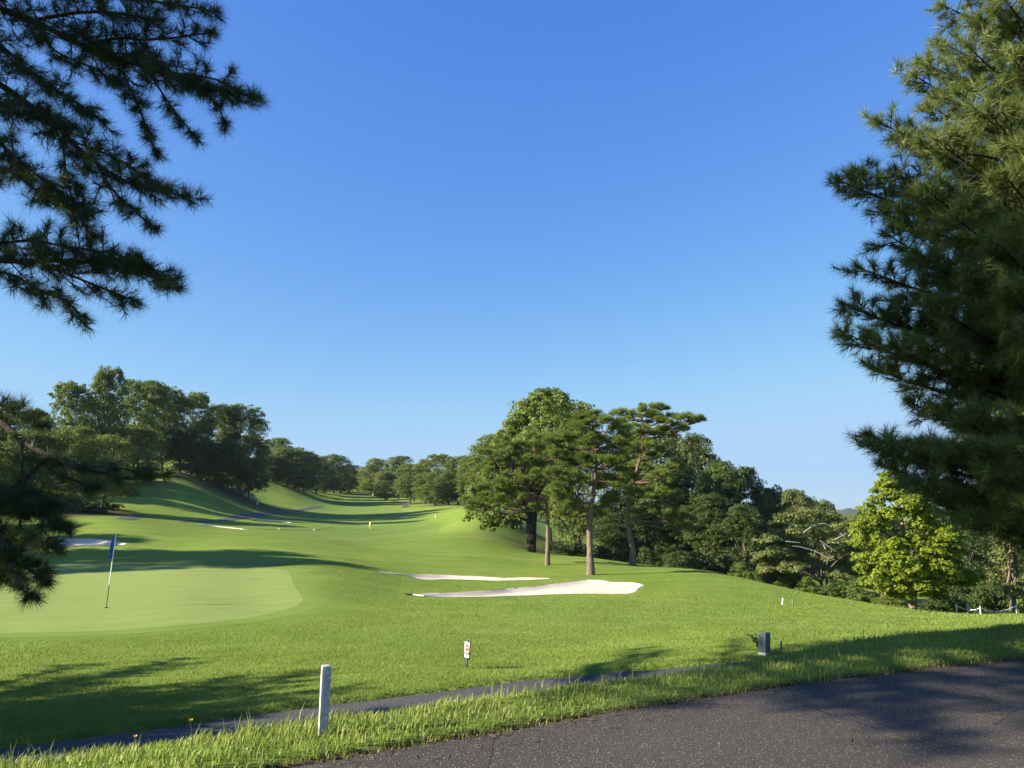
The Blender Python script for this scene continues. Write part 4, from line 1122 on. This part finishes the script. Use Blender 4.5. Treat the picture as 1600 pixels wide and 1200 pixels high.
def right_pine():
    x, y = 8.7, 10.6; z0 = gz(x, y); H = 12.5
    pn = Pine(63); r_ = pn.r
    trunk(pn, x, y, z0, H, .26)
    tips = [(1485, 14, 10.2), (1446, 100, 9.9), (1436, 122, 9.6), (1382, 195, 9.6), (1316, 284, 9.4), (1345, 278, 9.6), (1388, 335, 9.3), (1352, 422, 9.4), (1395, 372, 9.0), (1330, 480, 9.2), (1324, 522, 9.3), (1372, 578, 9.4), (1405, 545, 9.0),
            (1430, 632, 9.5), (1366, 684, 9.3), (1372, 700, 9.1), (1405, 735, 9.2), (1440, 760, 8.8), (1480, 790, 9.0), (1530, 812, 8.6), (1540, 34, 9.5), (1500, 150, 9.0), (1470, 225, 8.8), (1420, 215, 9.2), (1450, 300, 8.7), (1440, 400, 8.6),
            (1462, 478, 8.5), (1420, 470, 9.0), (1450, 540, 8.6), (1510, 660, 8.6), (1480, 700, 8.5), (1550, 740, 8.2), (1590, 705, 8.0), (1575, 280, 8.2), (1560, 380, 8.1), (1580, 460, 8.0), (1550, 180, 8.4), (1590, 100, 8.4), (1600, 560, 8.2),
            (1590, 650, 8.1), (1600, 790, 8.2), (1545, 700, 8.3), (1500, 345, 8.5), (1520, 430, 8.4), (1610, 230, 8.0), (1610, 520, 8.0), (1520, 80, 9.0), (1575, 6, 9.2), (1610, 350, 7.9), (1480, 70, 9.8), (1410, 270, 9.4), (1400, 500, 9.6), (1620, 440, 7.8),
            (1470, 640, 9.2), (1440, 700, 9.6), (1520, 770, 9.4), (1560, 790, 9.2), (1620, 740, 8.4), (1545, 250, 9.4), (1500, 250, 9.6), (1530, 500, 9.4), (1580, 540, 9.4), (1480, 440, 9.4), (1460, 170, 9.8), (1600, 180, 9.4), (1580, 60, 10.0), (1630, 120, 9.0), (1640, 600, 8.6), (1420, 350, 9.8), (1550, 330, 9.6)]
    for px, py, Y in tips:
        e = at(px, py, Y)
        L_ = np.hypot(e[0] - x, e[1] - y)
        s = np.array([x, y, np.clip(e[2] - .12 * L_ + r_.uniform(-.25, .25), z0 + .9, z0 + H - .6)])
        L = bez(s, s * .45 + e * .55 + np.array([0, 0, -.10 * L_]), e, 14)
        pn.limb(L, .05, .46, .070, .60, .0, 0, True, 6, .3, flatten=.28)
    generic_limbs(pn, x, y, z0, 1.2, z0 + H, 4.2, .45, 4, .2, .6)
    # bare dead sticks inside the crown
    for a, c in [((1560, 250), (1480, 245)), ((1555, 280), (1470, 285)), ((1560, 296), (1475, 300)), ((1590, 520), (1490, 545)), ((1600, 575), (1510, 570))]:
        A_, B_ = at(*a, 9.0), at(*c, 8.6)
        pn.wood.tube(bez(A_, (A_ + B_) / 2 + [0, 0, .1], B_, 7), np.linspace(.022, .006, 7), 5, False)
        for k in range(6):
            p = A_ + (B_ - A_) * r_.uniform(.3, .95); pn.wood.tube(np.array([p, p + rdir(r_, 1)[0] * .22]), [.006, .003], 3, False)
    pn.finish('pine_tree', 'tall dense pine filling the right edge, sunlit above and shaded below', np.array([x, y, z0]), M_NEED,
              {0: (32, .160, .0066, (8, 72), .12), 1: (16, .22, .014, (10, 80), .2)})
right_pine()
tree_at('broadleaf_tree', broad_proto(17, 40, 'round', .011, 14, 26, .45), 1612, 26, 548, 92, M_LEAFW, 'light green tree glimpsed behind the large right hand pine', None)
print('near pines', time.time() - T0)

# ------------------------------------------------------------------ grass
def blades(r_, P, h, w, lean, segs=2, yaw=None):
    N_ = len(P)
    a = r_.uniform(0, 2 * pi, N_) if yaw is None else yaw
    d = np.stack([np.cos(a), np.sin(a), np.zeros(N_)], 1); sd = np.stack([-np.sin(a), np.cos(a), np.zeros(N_)], 1)
    up = np.array([0, 0, 1.0])
    h = h[:, None]; w = w[:, None]; lean = lean[:, None]
    if segs == 1:
        V = np.stack([P - sd * w, P + sd * w, P + up * h + d * h * lean], 1).reshape(-1, 3)
        return V, np.arange(len(V)).reshape(-1, 3)
    m1 = P + up * h * .55 + d * h * lean * .3
    tp = P + up * h * (1 - .35 * lean) + d * h * lean
    V = np.stack([P - sd * w, P + sd * w, m1 - sd * w * .8, m1 + sd * w * .8, tp], 1).reshape(-1, 3)
    o = np.arange(N_)[:, None, None] * 5
    F = (np.array([[0, 1, 3], [0, 3, 2], [2, 3, 4]])[None] + o).reshape(-1, 3)
    return V, F

def vnoise(X, Y, f, seed):
    r_ = np.random.default_rng(seed); G = r_.uniform(0, 1, (64, 64))
    u = X * f; v = Y * f; i = np.floor(u).astype(int); j = np.floor(v).astype(int); a = u - i; b = v - j
    a = a * a * (3 - 2 * a); b = b * b * (3 - 2 * b)
    g = lambda p, q: G[p % 64, q % 64]
    return (g(i, j) * (1 - a) + g(i + 1, j) * a) * (1 - b) + (g(i, j + 1) * (1 - a) + g(i + 1, j + 1) * a) * b

def verge_grass():
    r_ = np.random.default_rng(71)
    N_ = 135000
    x = r_.uniform(-6.5, 12, N_ * 3); y = r_.uniform(2, 13.5, N_ * 3)
    dr = sdist(ROAD_E, x, y); dn = sdist(PATH_N, x, y)
    keep = (dr > -.03) & (dn < .06) & (x / y > -.80) & (x / y < .80)
    x, y, dr, dn = x[keep][:N_], y[keep][:N_], dr[keep][:N_], dn[keep][:N_]
    print('verge blades', len(x))
    c = vnoise(x, y, 2.2, 1) * .6 + vnoise(x, y, 7, 2) * .4
    h = (.016 + .062 * c) * r_.uniform(.5, 1.45, len(x)) * (0.8 + .2 * sstep(0, .35, dr))
    h *= 1 + .6 * sstep(1.0, -2.0, x)
    P = np.stack([x, y, hz_fast(x, y) - .005], 1)
    V1, F1 = blades(r_, P, h, .0030 + .0016 * r_.uniform(0, 1, len(x)), r_.uniform(.1, .9, len(x)))
    # taller stalks, mostly on the left
    n2 = 1300
    k = r_.choice(len(x), n2 * 4, p=(lambda q: q / q.sum())(np.where((dr > .35), 1.0, .05) * np.where(x < .3, 1, .10) * (vnoise(x, y, 1.3, 5) > .45)))[:n2]
    V2, F2 = blades(r_, P[k], r_.uniform(.09, .22, n2), np.full(n2, .0036), r_.uniform(.1, .8, n2))
    o = link('verge_grass', mesh_np('verge_grass', np.concatenate([V1, V2]), np.concatenate([F1, F2 + len(V1)])), M_VERGE)
    tag(o, 'long bright grass on the verge between road and cart path', 'grass', kind='stuff')
verge_grass()

GREEN_POLY = np.concatenate([seg([(-140, 878), (0, 878), (90, 880), (190, 882), (300, 884), (380, 886), (425, 888.5), (446, 892), (454, 899), (457, 909), (464, 921), (471, 931)], 40), seg([(-140, 994), (0, 990), (90, 988), (190, 985), (300, 976), (380, 967), (430, 957), (455, 950), (467, 944.5), (472, 940), (473.3, 936.5), (472.5, 933)], 40)[::-1]])
def collar():
    G = GREEN_POLY[::1]
    keep = [0]
    for i in range(1, len(G)):
        if np.linalg.norm(G[i] - G[keep[-1]]) > .25: keep.append(i)
    G = resample(np.concatenate([G[keep], G[keep[:1]]]), 260)
    t = np.gradient(G, axis=0); t /= np.linalg.norm(t, axis=1)[:, None] + 1e-9
    nrm = np.stack([-t[:, 1], t[:, 0]], 1)
    if inside_dist(G, (G + nrm * .3)[:, 0], (G + nrm * .3)[:, 1]).mean() > 0: nrm = -nrm
    nrm = np.stack([np.convolve(np.pad(nrm[:, k], 6, mode='wrap'), np.ones(13) / 13, 'valid') for k in (0, 1)], 1)
    strip_mesh('fringe', G - nrm * .02, G + nrm * .75, 5, 'ground', .0025, M_FRINGE, 'narrow mown collar running round the putting green')
collar()
def outside(P, x, y, lim):
    lo = P.min(0) - .1; hi = P.max(0) + .1
    m = (x > lo[0]) & (x < hi[0]) & (y > lo[1]) & (y < hi[1])
    k = np.ones(len(x), bool)
    k[m] = inside_dist(P, x[m], y[m]) < lim
    return k
def rough_grass():
    r_ = np.random.default_rng(72)
    N_ = 680000
    th = np.radians(r_.uniform(-36, 36, N_)); q = r_.uniform(0, 1, N_)
    r = np.exp(log(7.0) + q ** 1.25 * log(48 / 7.0))
    x = r * np.sin(th); y = r * np.cos(th)
    df = np.full(N_, 9.0); m = r < 22
    df[m] = sdist(PATH_F[8:-8], x[m], y[m])
    keep = (df > -.02) & outside(GREEN_POLY, x, y, -.04)
    for P, _ in BUNK: keep &= outside(P, x, y, .03)
    x, y, r, df = x[keep], y[keep], r[keep], df[keep]
    c = vnoise(x, y, 1.7, 3) * .4 + vnoise(x, y, 6, 4) * .3 + vnoise(x, y, 17, 9) * .3
    h = (.010 + .040 * c) * r_.uniform(.55, 1.25, len(x)) * (1 + .8 * (1 - sstep(0, .35, df))) * (1 - .55 * sstep(26, 48, r))
    g = np.full(len(x), 9.0); m = (r > 14) & (r < 48) & (x < -3)
    g[m] = -inside_dist(GREEN_POLY, x[m], y[m])
    h *= .22 + .78 * sstep(.2, 2.2, g)          # the collar round the green is cut shorter
    P = np.stack([x, y, hz_fast(x, y) - .004], 1)
    V_, F_ = blades(r_, P, h, (.0013 + .00036 * r) * (.5 + .5 * np.minimum(1, h / .02)), r_.uniform(.2, 1.2, len(x)), 1)
    o = link('rough_grass', mesh_np('rough_grass', V_, F_), M_BLADE)
    tag(o, 'short mown rough grass on the slope below the cart path', 'grass', kind='stuff')
rough_grass()
def road_litter():
    r_ = np.random.default_rng(74)
    N_ = 5200
    x = r_.uniform(-4, 8, N_ * 8); y = r_.uniform(3.5, 10, N_ * 8)
    d = sdist(ROAD_E, x, y)
    keep = (d < .05) & (r_.uniform(size=len(x)) < np.where(d > -.10, 1.0, np.where(d > -.35, .25, .02)))
    x, y = x[keep][:N_], y[keep][:N_]
    P = np.stack([x, y, np.full(len(x), .006) + r_.uniform(0, .008, len(x))], 1)
    a = r_.uniform(0, 2 * pi, len(x)); l = r_.uniform(.012, .05, len(x))
    dd = np.stack([np.cos(a), np.sin(a), r_.normal(0, .12, len(x))], 1) * l[:, None]; sd = np.stack([-np.sin(a), np.cos(a), r_.normal(0, .3, len(x))], 1) * (r_.uniform(.0012, .005, len(x)))[:, None]
    V_ = np.stack([P - dd - sd, P + dd - sd * .4, P + dd + sd * .4, P - dd + sd], 1).reshape(-1, 3)
    m = leafmat('dry_litter', (.05, .032, .016), (.13, .088, .045), (.26, .20, .11), .1)
    tag(link('dry_litter', mesh_np('dry_litter', V_, np.arange(len(V_)).reshape(-1, 4)), m), 'dry needles and grass scraps along the edge of the asphalt', 'litter', kind='stuff')
road_litter()
def fence_grass():
    r_ = np.random.default_rng(73)
    c = np.array([at(1560, 955, 27.5)[0], 27.5])
    N_ = 9000
    x = c[0] + r_.normal(0, 1.5, N_); y = c[1] + r_.normal(0, .8, N_)
    P = np.stack([x, y, hz(x, y) - .01], 1)
    V_, F_ = blades(r_, P, r_.uniform(.04, .13, N_), np.full(N_, .007), r_.uniform(.1, .6, N_))
    tag(link('long_grass', mesh_np('long_grass', V_, F_), M_BLADE), 'patch of long grass around the rope fence', 'grass', kind='stuff')
fence_grass()
print('grass', time.time() - T0)

# ------------------------------------------------------------------ small things
def plain(name, col, rough=.6, spec=.3, var=.15, sc=30):
    m, t, bs, out = newmat(name)
    f = noise(t, sc, 4, .6, objpos(t))
    fin(t, bs, ramp(t, f, [(.3, tuple(c * (1 - var) for c in col)), (.7, tuple(min(1, c * (1 + var)) for c in col))]), rough, spec)
    setbump(t, bs, f, .15, .003)
    return m

def concrete_post():
    p = np.array([*at(505, 1131, 5.65)[:2], 0]); p[2] = gz(p[0], p[1])
    m, t, bs, out = newmat('post_concrete')
    P = objpos(t)
    f = noise(t, 22, 5, .7, P); g = noise(t, 30, 3, .6, P, .6)
    base = ramp(t, f, [(.3, (.30, .29, .27)), (.7, (.42, .41, .38))])
    fin(t, bs, mix(t, base, (.62, .61, .58), mth(t, 'MULTIPLY', mth(t, 'GREATER_THAN', g, .60), .9)), .85, .2)
    setbump(t, bs, f, .4, .004)
    b = MB(); b.box((0, 0, .17), (.061, .061, .58))
    o = link('concrete_post', b.mesh('concrete_post'), m, None, p)
    o.rotation_euler = (0, radians(.8), radians(21))
    bevel(o, .007, 2)
    tag(o, 'square weathered white concrete boundary post in the verge grass', 'post')
concrete_post()

def no_entry_sign():
    p = ground_at(729, 1045); Y = p[1]; k = Y / FPX
    e = tag(empty('no_entry_sign', p, radians(-52)), 'small no entry sign with red disc on a short stake', 'sign')
    e.rotation_euler = (0, radians(3.5), radians(-52))
    dark = plain('sign_green', (.025, .055, .05), .5); white = plain('sign_white', (.78, .78, .76), .5, .3, .04); red = plain('sign_red', (.55, .012, .035), .5, .3, .06); ink = plain('sign_ink', (.30, .33, .33), .6, .3, .1)
    W_, H_ = 13.5 * k, 26 * k; z0 = 14 * k
    b = MB(); b.box((0, 0, z0 / 2 - .02), (.018, .018, z0 + .08)); link('stake', b.mesh('stake'), dark, e)
    b = MB(); b.box((0, 0, z0 + H_ / 2), (W_, .010, H_)); bd = link('board', b.mesh('board'), dark, e)
    b = MB(); b.box((0, -.0065, z0 + H_ * .645), (W_ * .88, .003, H_ * .62)); pn = link('white_panel', b.mesh('white_panel'), white, bd)
    b = MB(); a = np.linspace(0, 2 * pi, 28, endpoint=False); R_ = W_ * .36
    V_ = np.concatenate([np.stack([R_ * np.cos(a), np.full(28, -.0095), z0 + H_ * .645 + R_ * np.sin(a)], 1), np.stack([R_ * np.cos(a), np.full(28, -.007), z0 + H_ * .645 + R_ * np.sin(a)], 1), [[0, -.0095, z0 + H_ * .645]]])
    b.add(V_, [[i, (i + 1) % 28, 56] for i in range(28)]); b.add(V_, [[i, i + 28, (i + 1) % 28 + 28, (i + 1) % 28] for i in range(28)])
    link('red_disc', b.mesh('red_disc'), red, bd)
    b = MB(); b.box((0, -.0105, z0 + H_ * .645), (R_ * 1.5, .002, R_ * .42)); link('white_bar', b.mesh('white_bar'), white, bd)
    b = MB(); b.box((0, -.0065, z0 + H_ * .17), (W_ * .88, .003, H_ * .2)); link('caption_panel', b.mesh('caption_panel'), white, bd)
no_entry_sign()

def utility_box():
    p = ground_at(1194, 1023); k = p[1] / FPX
    e = empty('utility_box', p); e.rotation_euler = (radians(-2), radians(9), radians(38))
    tag(e, 'small grey plastic utility box leaning beside the cart path', 'utility box')
    g = plain('box_grey', (.17, .20, .20), .8, .12, .06); d = plain('box_lid', (.05, .063, .06), .8, .12, .08); w = plain('box_plinth', (.42, .42, .40), .8, .2, .1)
    H_ = 32 * k; W_ = 12.5 * k
    b = MB(); b.box((0, 0, H_ / 2 + .02), (W_, W_, H_ - .04)); bevel(link('housing', b.mesh('housing'), g, e), .008)
    b = MB(); b.box((W_ * .5 + .006, 0, H_ / 2 + .03), (.012, W_ * .9, H_ * .86)); bevel(link('lid', b.mesh('lid'), d, e), .004)
    b = MB(); b.box((0, 0, .005), (W_ * 1.04, W_ * 1.04, .05)); bevel(link('plinth', b.mesh('plinth'), w, e), .004)
utility_box()

def stake(px, top, bot, wpx, col, label, lean=0.0, name='marker_stake'):
    p = ground_at(px, bot); k = p[1] / FPX
    H_ = (bot - top) * k
    b = MB(); r_ = wpx * k / 2
    b.tube(np.array([[0, 0, -.05], [0, 0, H_ - r_ * .5], [0, 0, H_]]), [r_, r_, r_ * .6], 8)
    o = link(name, b.mesh(name, True), plain('stake_paint', col, .5), None, p); o.rotation_euler = (0, lean, 0)
    tag(o, label, 'stake')
stake(1221, 1002, 1015, 2.6, (.010, .018, .10), 'short navy blue stake just right of the utility box')
stake(1222.5, 935, 945, 2.2, (.72, .72, .68), 'white stake leaning on the slope, left of a dark stake', radians(8))
stake(1239, 937, 946.5, 2.2, (.10, .13, .09), 'dark grey green stake on the slope, right of the white stake')
stake(680.5, 805.5, 809, 1.6, (.75, .70, .35), 'tiny pale stake on the slope right of the far fairway')
stake(402, 784, 788.5, 1.6, (.75, .72, .6), 'tiny white stake at the foot of the left bank')
stake(436, 825, 828, 1.6, (.75, .70, .5), 'left of two tiny tee markers on the far mown patch', 0, 'tee_marker')
stake(491, 826.5, 829, 1.6, (.75, .70, .5), 'right of two tiny tee markers on the far mown patch', 0, 'tee_marker')
stake(583, 771.5, 774.5, 2.5, (.75, .72, .66), 'left of two tiny white markers at the far end of the fairway', 0, 'tee_marker')
stake(597, 771.5, 774.5, 2.5, (.75, .72, .66), 'right of two tiny white markers at the far end of the fairway', 0, 'tee_marker')

def fairway_marker():
    p = ground_at(578.5, 827); k = p[1] / FPX
    e = tag(empty('fairway_marker', p), 'yellow marker board on a thin pole in the middle of the fairway', 'marker')
    y_ = plain('marker_yellow', (.80, .74, .22), .5, .3, .05)
    b = MB(); b.tube(np.array([[0, 0, -.05], [0, 0, 9 * k]]), [.4 * k, .4 * k], 6); link('pole', b.mesh('pole'), y_, e)
    b = MB(); b.tube(np.array([[0, 0, 4 * k], [0, 0, 4.6 * k], [0, 0, 10 * k], [0, 0, 10.6 * k]]), np.array([1.2, 1.7, 1.7, 1.2]) * k, 10); link('board', b.mesh('board'), y_, e)
fairway_marker()

def flagstick():
    p = ground_at(166, 950); p2 = at(181, 834, p[1] - .1) - p
    e = tag(empty('flagstick', p), 'leaning golf flagstick with a limp blue flag on the green', 'flagstick')
    white = plain('pole_white', (.80, .80, .74), .4, .4, .03); dark = plain('pole_dark', (.02, .022, .02), .5); blue = plain('flag_blue', (.020, .085, .42), .8, .1, .2, 12)
    b = MB(); b.tube(np.array([p2 * -.01, p2 * .31]), [.010, .010], 8); link('lower_pole', b.mesh('lower_pole', True), dark, e)
    b = MB(); b.tube(np.array([p2 * .31, p2 * .99, p2]), [.013, .012, .008], 8); link('upper_pole', b.mesh('upper_pole', True), white, e)
    # the cloth hangs in folds from the top of the pole
    nr, nc = 18, 15
    V_ = []
    for i in range(nr):
        f = i / (nr - 1)
        c = p2 * (1 - .275 * f) + np.array([-.012 - .045 * f, -.01, -.10 * f ** 2])
        wd = .02 + .075 * sin(min(1, f * 1.25) * pi * .75)
        for j in range(nc):
            g = j / (nc - 1)
            V_.append(c + np.array([(g - .25) * -wd, .028 * sin(g * 11 + f * 2.2) * (.4 + f), -.05 * g * (.3 + f)]))
    F_ = [[i * nc + j, i * nc + j + 1, (i + 1) * nc + j + 1, (i + 1) * nc + j] for i in range(nr - 1) for j in range(nc - 1)]
    o = link('flag', mesh_np('flag', V_, F_, True), blue, e)
    so_ = o.modifiers.new('cloth', 'SOLIDIFY'); so_.thickness = .003
    b = MB(); b.tube(np.array([[0, 0, -.06], [0, 0, .016]]), [.054, .054], 20); link('cup', b.mesh('cup'), dark, e)
flagstick()

def rake():
    a = ground_at(662, 933.5); c = ground_at(645, 931); d = ground_at(634, 930.5)
    e = tag(empty('bunker_rake', c), 'bunker rake lying at the left tip of the large bunker', 'rake')
    b = MB(); b.tube(np.array([a - c + [0, 0, .05], [0, 0, .05]]), [.018, .018], 6); link('handle', b.mesh('handle'), plain('rake_handle', (.72, .74, .74), .4), e)
    b = MB(); b.tube(np.array([[0, 0, .05], d - c + [0, 0, .06]]), [.03, .03], 6)
    for k in range(9):
        q = (d - c) * k / 8; b.tube(np.array([q + [0, 0, .06], q + [0, -.02, -.03]]), [.008, .006], 5)
    link('head', b.mesh('head'), plain('rake_head', (.015, .018, .016), .5), e)
rake()

def rope_fence():
    Y = 27.6
    e = tag(empty('rope_fence', at(1530, 960, Y)), 'low rope fence with pale posts at the right edge of the grass', 'fence')
    org = np.array(e.location)
    tops = [(1494, 944.5, 28.2), (1511, 943, 28.6), (1531.5, 948.5, 27.2), (1588, 945, 27.8)]
    w = plain('post_pale', (.45, .52, .52), .5); rp = plain('rope_pale', (.50, .55, .55), .8)
    T_ = []
    for px, py, yy in tops:
        t = at(px, py, yy); T_.append(t); b_ = np.array([t[0], t[1], gz(t[0], t[1]) - .05])
        b = MB(); b.tube(np.array([b_ - org, t - org + [0, 0, .0], t - org + [0, 0, .03]]), [.028, .028, .018], 8); link('post', b.mesh('post', True), w, e)
    for a, c in ((0, 2), (1, 2), (2, 3)):
        A_, B_ = T_[a] - [0, 0, .02], T_[c] - [0, 0, .02]
        sag = .06 + .06 * np.linalg.norm(A_ - B_)
        b = MB(); b.tube(bez(A_, (A_ + B_) / 2 - [0, 0, sag * 2], B_, 14) - org, np.full(14, .016), 6); link('rope', b.mesh('rope', True), rp, e)
rope_fence()

M_STEM = plain('weed_stem', (.07, .10, .03), .7)
def weed(px, bot, h_px, seed, label, nst=3, leaf=.022):
    r_ = np.random.default_rng(seed)
    p = ground_at(px, bot); k = p[1] / FPX; H_ = h_px * k
    e = tag(empty('weed', p), label, 'weed')
    for q in range(nst):
        d = np.array([r_.uniform(-.75, .3), r_.uniform(-.3, .3), 1]) * H_ * r_.uniform(.75, 1.05)
        S_ = bez(np.zeros(3), d * [.2, .2, .6], d, 8)
        b = MB(); b.tube(S_, np.linspace(.004, .002, 8), 5, False); st = link('stem', b.mesh('stem'), M_STEM, e)
        P = np.repeat(S_[2:], 4, 0) + r_.normal(size=(24, 3)) * .012
        V_, F_ = leaves(r_, P, np.tile([0, -.3, 1.0], (24, 1)), leaf, .5, .8)
        link('foliage', mesh_np('foliage', V_, F_), M_LEAF, st)['kind'] = 'stuff'
weed(1188, 1021, 27, 81, 'leafy dark weed sprouting left of the utility box', 4)
weed(996, 883, 10, 82, 'low green weed at the foot of the curved pine trunk', 5, .06)
weed(929, 897, 12, 83, 'thin weed at the foot of the tall central pine', 3, .05)
def flower(px, py, Y, col, label, n_=6, size=.012):
    r_ = np.random.default_rng(int(px))
    t = at(px, py, Y); z = gz(t[0], t[1])
    e = tag(empty('wildflower', (t[0], t[1], z)), label, 'wildflower')
    H_ = t[2] - z
    b = MB(); b.tube(bez(np.array([.02, 0, -.01]), np.array([.03, 0, H_ * .5]), np.array([0, 0, H_]), 8), np.full(8, .0022), 5, False); link('stem', b.mesh('stem'), M_STEM, e)
    for q in range(n_):
        a = 2 * pi * q / n_
        V_ = np.array([[0, 0, 0], [cos(a - .4), sin(a - .4), .7], [cos(a), sin(a), 1.1], [cos(a + .4), sin(a + .4), .7]]) * size + [0, 0, H_]
        link('petal', mesh_np('petal', V_, [[0, 1, 2, 3]]), col, e)
M_PETAL = plain('petal_yellow', (.75, .52, .03), .7); M_SEED = plain('seed_straw', (.42, .30, .08), .8)
flower(211, 1152, 5.1, M_PETAL, 'small yellow flower at the left of the verge grass')
flower(297, 1128, 5.3, M_SEED, 'straw coloured seed head rising from the verge grass', 7, .017)

def twig(px, py, rot, L, seed, label):
    r_ = np.random.default_rng(seed); p = ground_at(px, py); p[2] += .006
    d = np.array([cos(rot), sin(rot), 0]) * L
    b = MB(); b.tube(bez(-d / 2, np.array([d[1] * .2, -d[0] * .2, .006]), d / 2, 8), np.linspace(.004, .002, 8), 5)
    for k in range(3):
        q = d * r_.uniform(-.3, .3); b.tube(np.array([q, q + np.array([*r_.normal(size=2) * L * .25, .004])]), [.003, .0015], 4)
    tag(link('twig', b.mesh('twig'), M_BARK, None, p), label, 'twig', 'dry twigs on the asphalt')
twig(1262, 1071, .3, .22, 1, 'dry forked twig lying by the road edge below the verge')
twig(1248, 1095, -.7, .15, 2, 'thin pale twig lying out on the sunlit asphalt')
twig(1325, 1063, -.4, .10, 3, 'short twig against the grass at the shaded road edge')
twig(1555, 1116, .1, .10, 4, 'tiny dark twig on the asphalt near the right edge')
print('done', time.time() - T0)

# ------------------------------------------------------------------ morning haze: one even body of air round the whole place
def haze():
    b = MB(); b.box((0, 0, 9), (8200, 8200, 70))
    m = bpy.data.materials.new('haze_air'); m.use_nodes = True; t = m.node_tree
    t.nodes.remove(t.nodes['Principled BSDF'])
    v = t.nodes.new('ShaderNodeVolumePrincipled'); v.inputs['Color'].default_value = (.72, .86, 1, 1); v.inputs['Density'].default_value = .00010; v.inputs['Anisotropy'].default_value = .2
    t.links.new(v.outputs[0], t.nodes['Material Output'].inputs['Volume'])
    tag(link('haze', b.mesh('haze'), m), 'thin blue morning haze over the far trees', 'haze', kind='stuff')
haze()
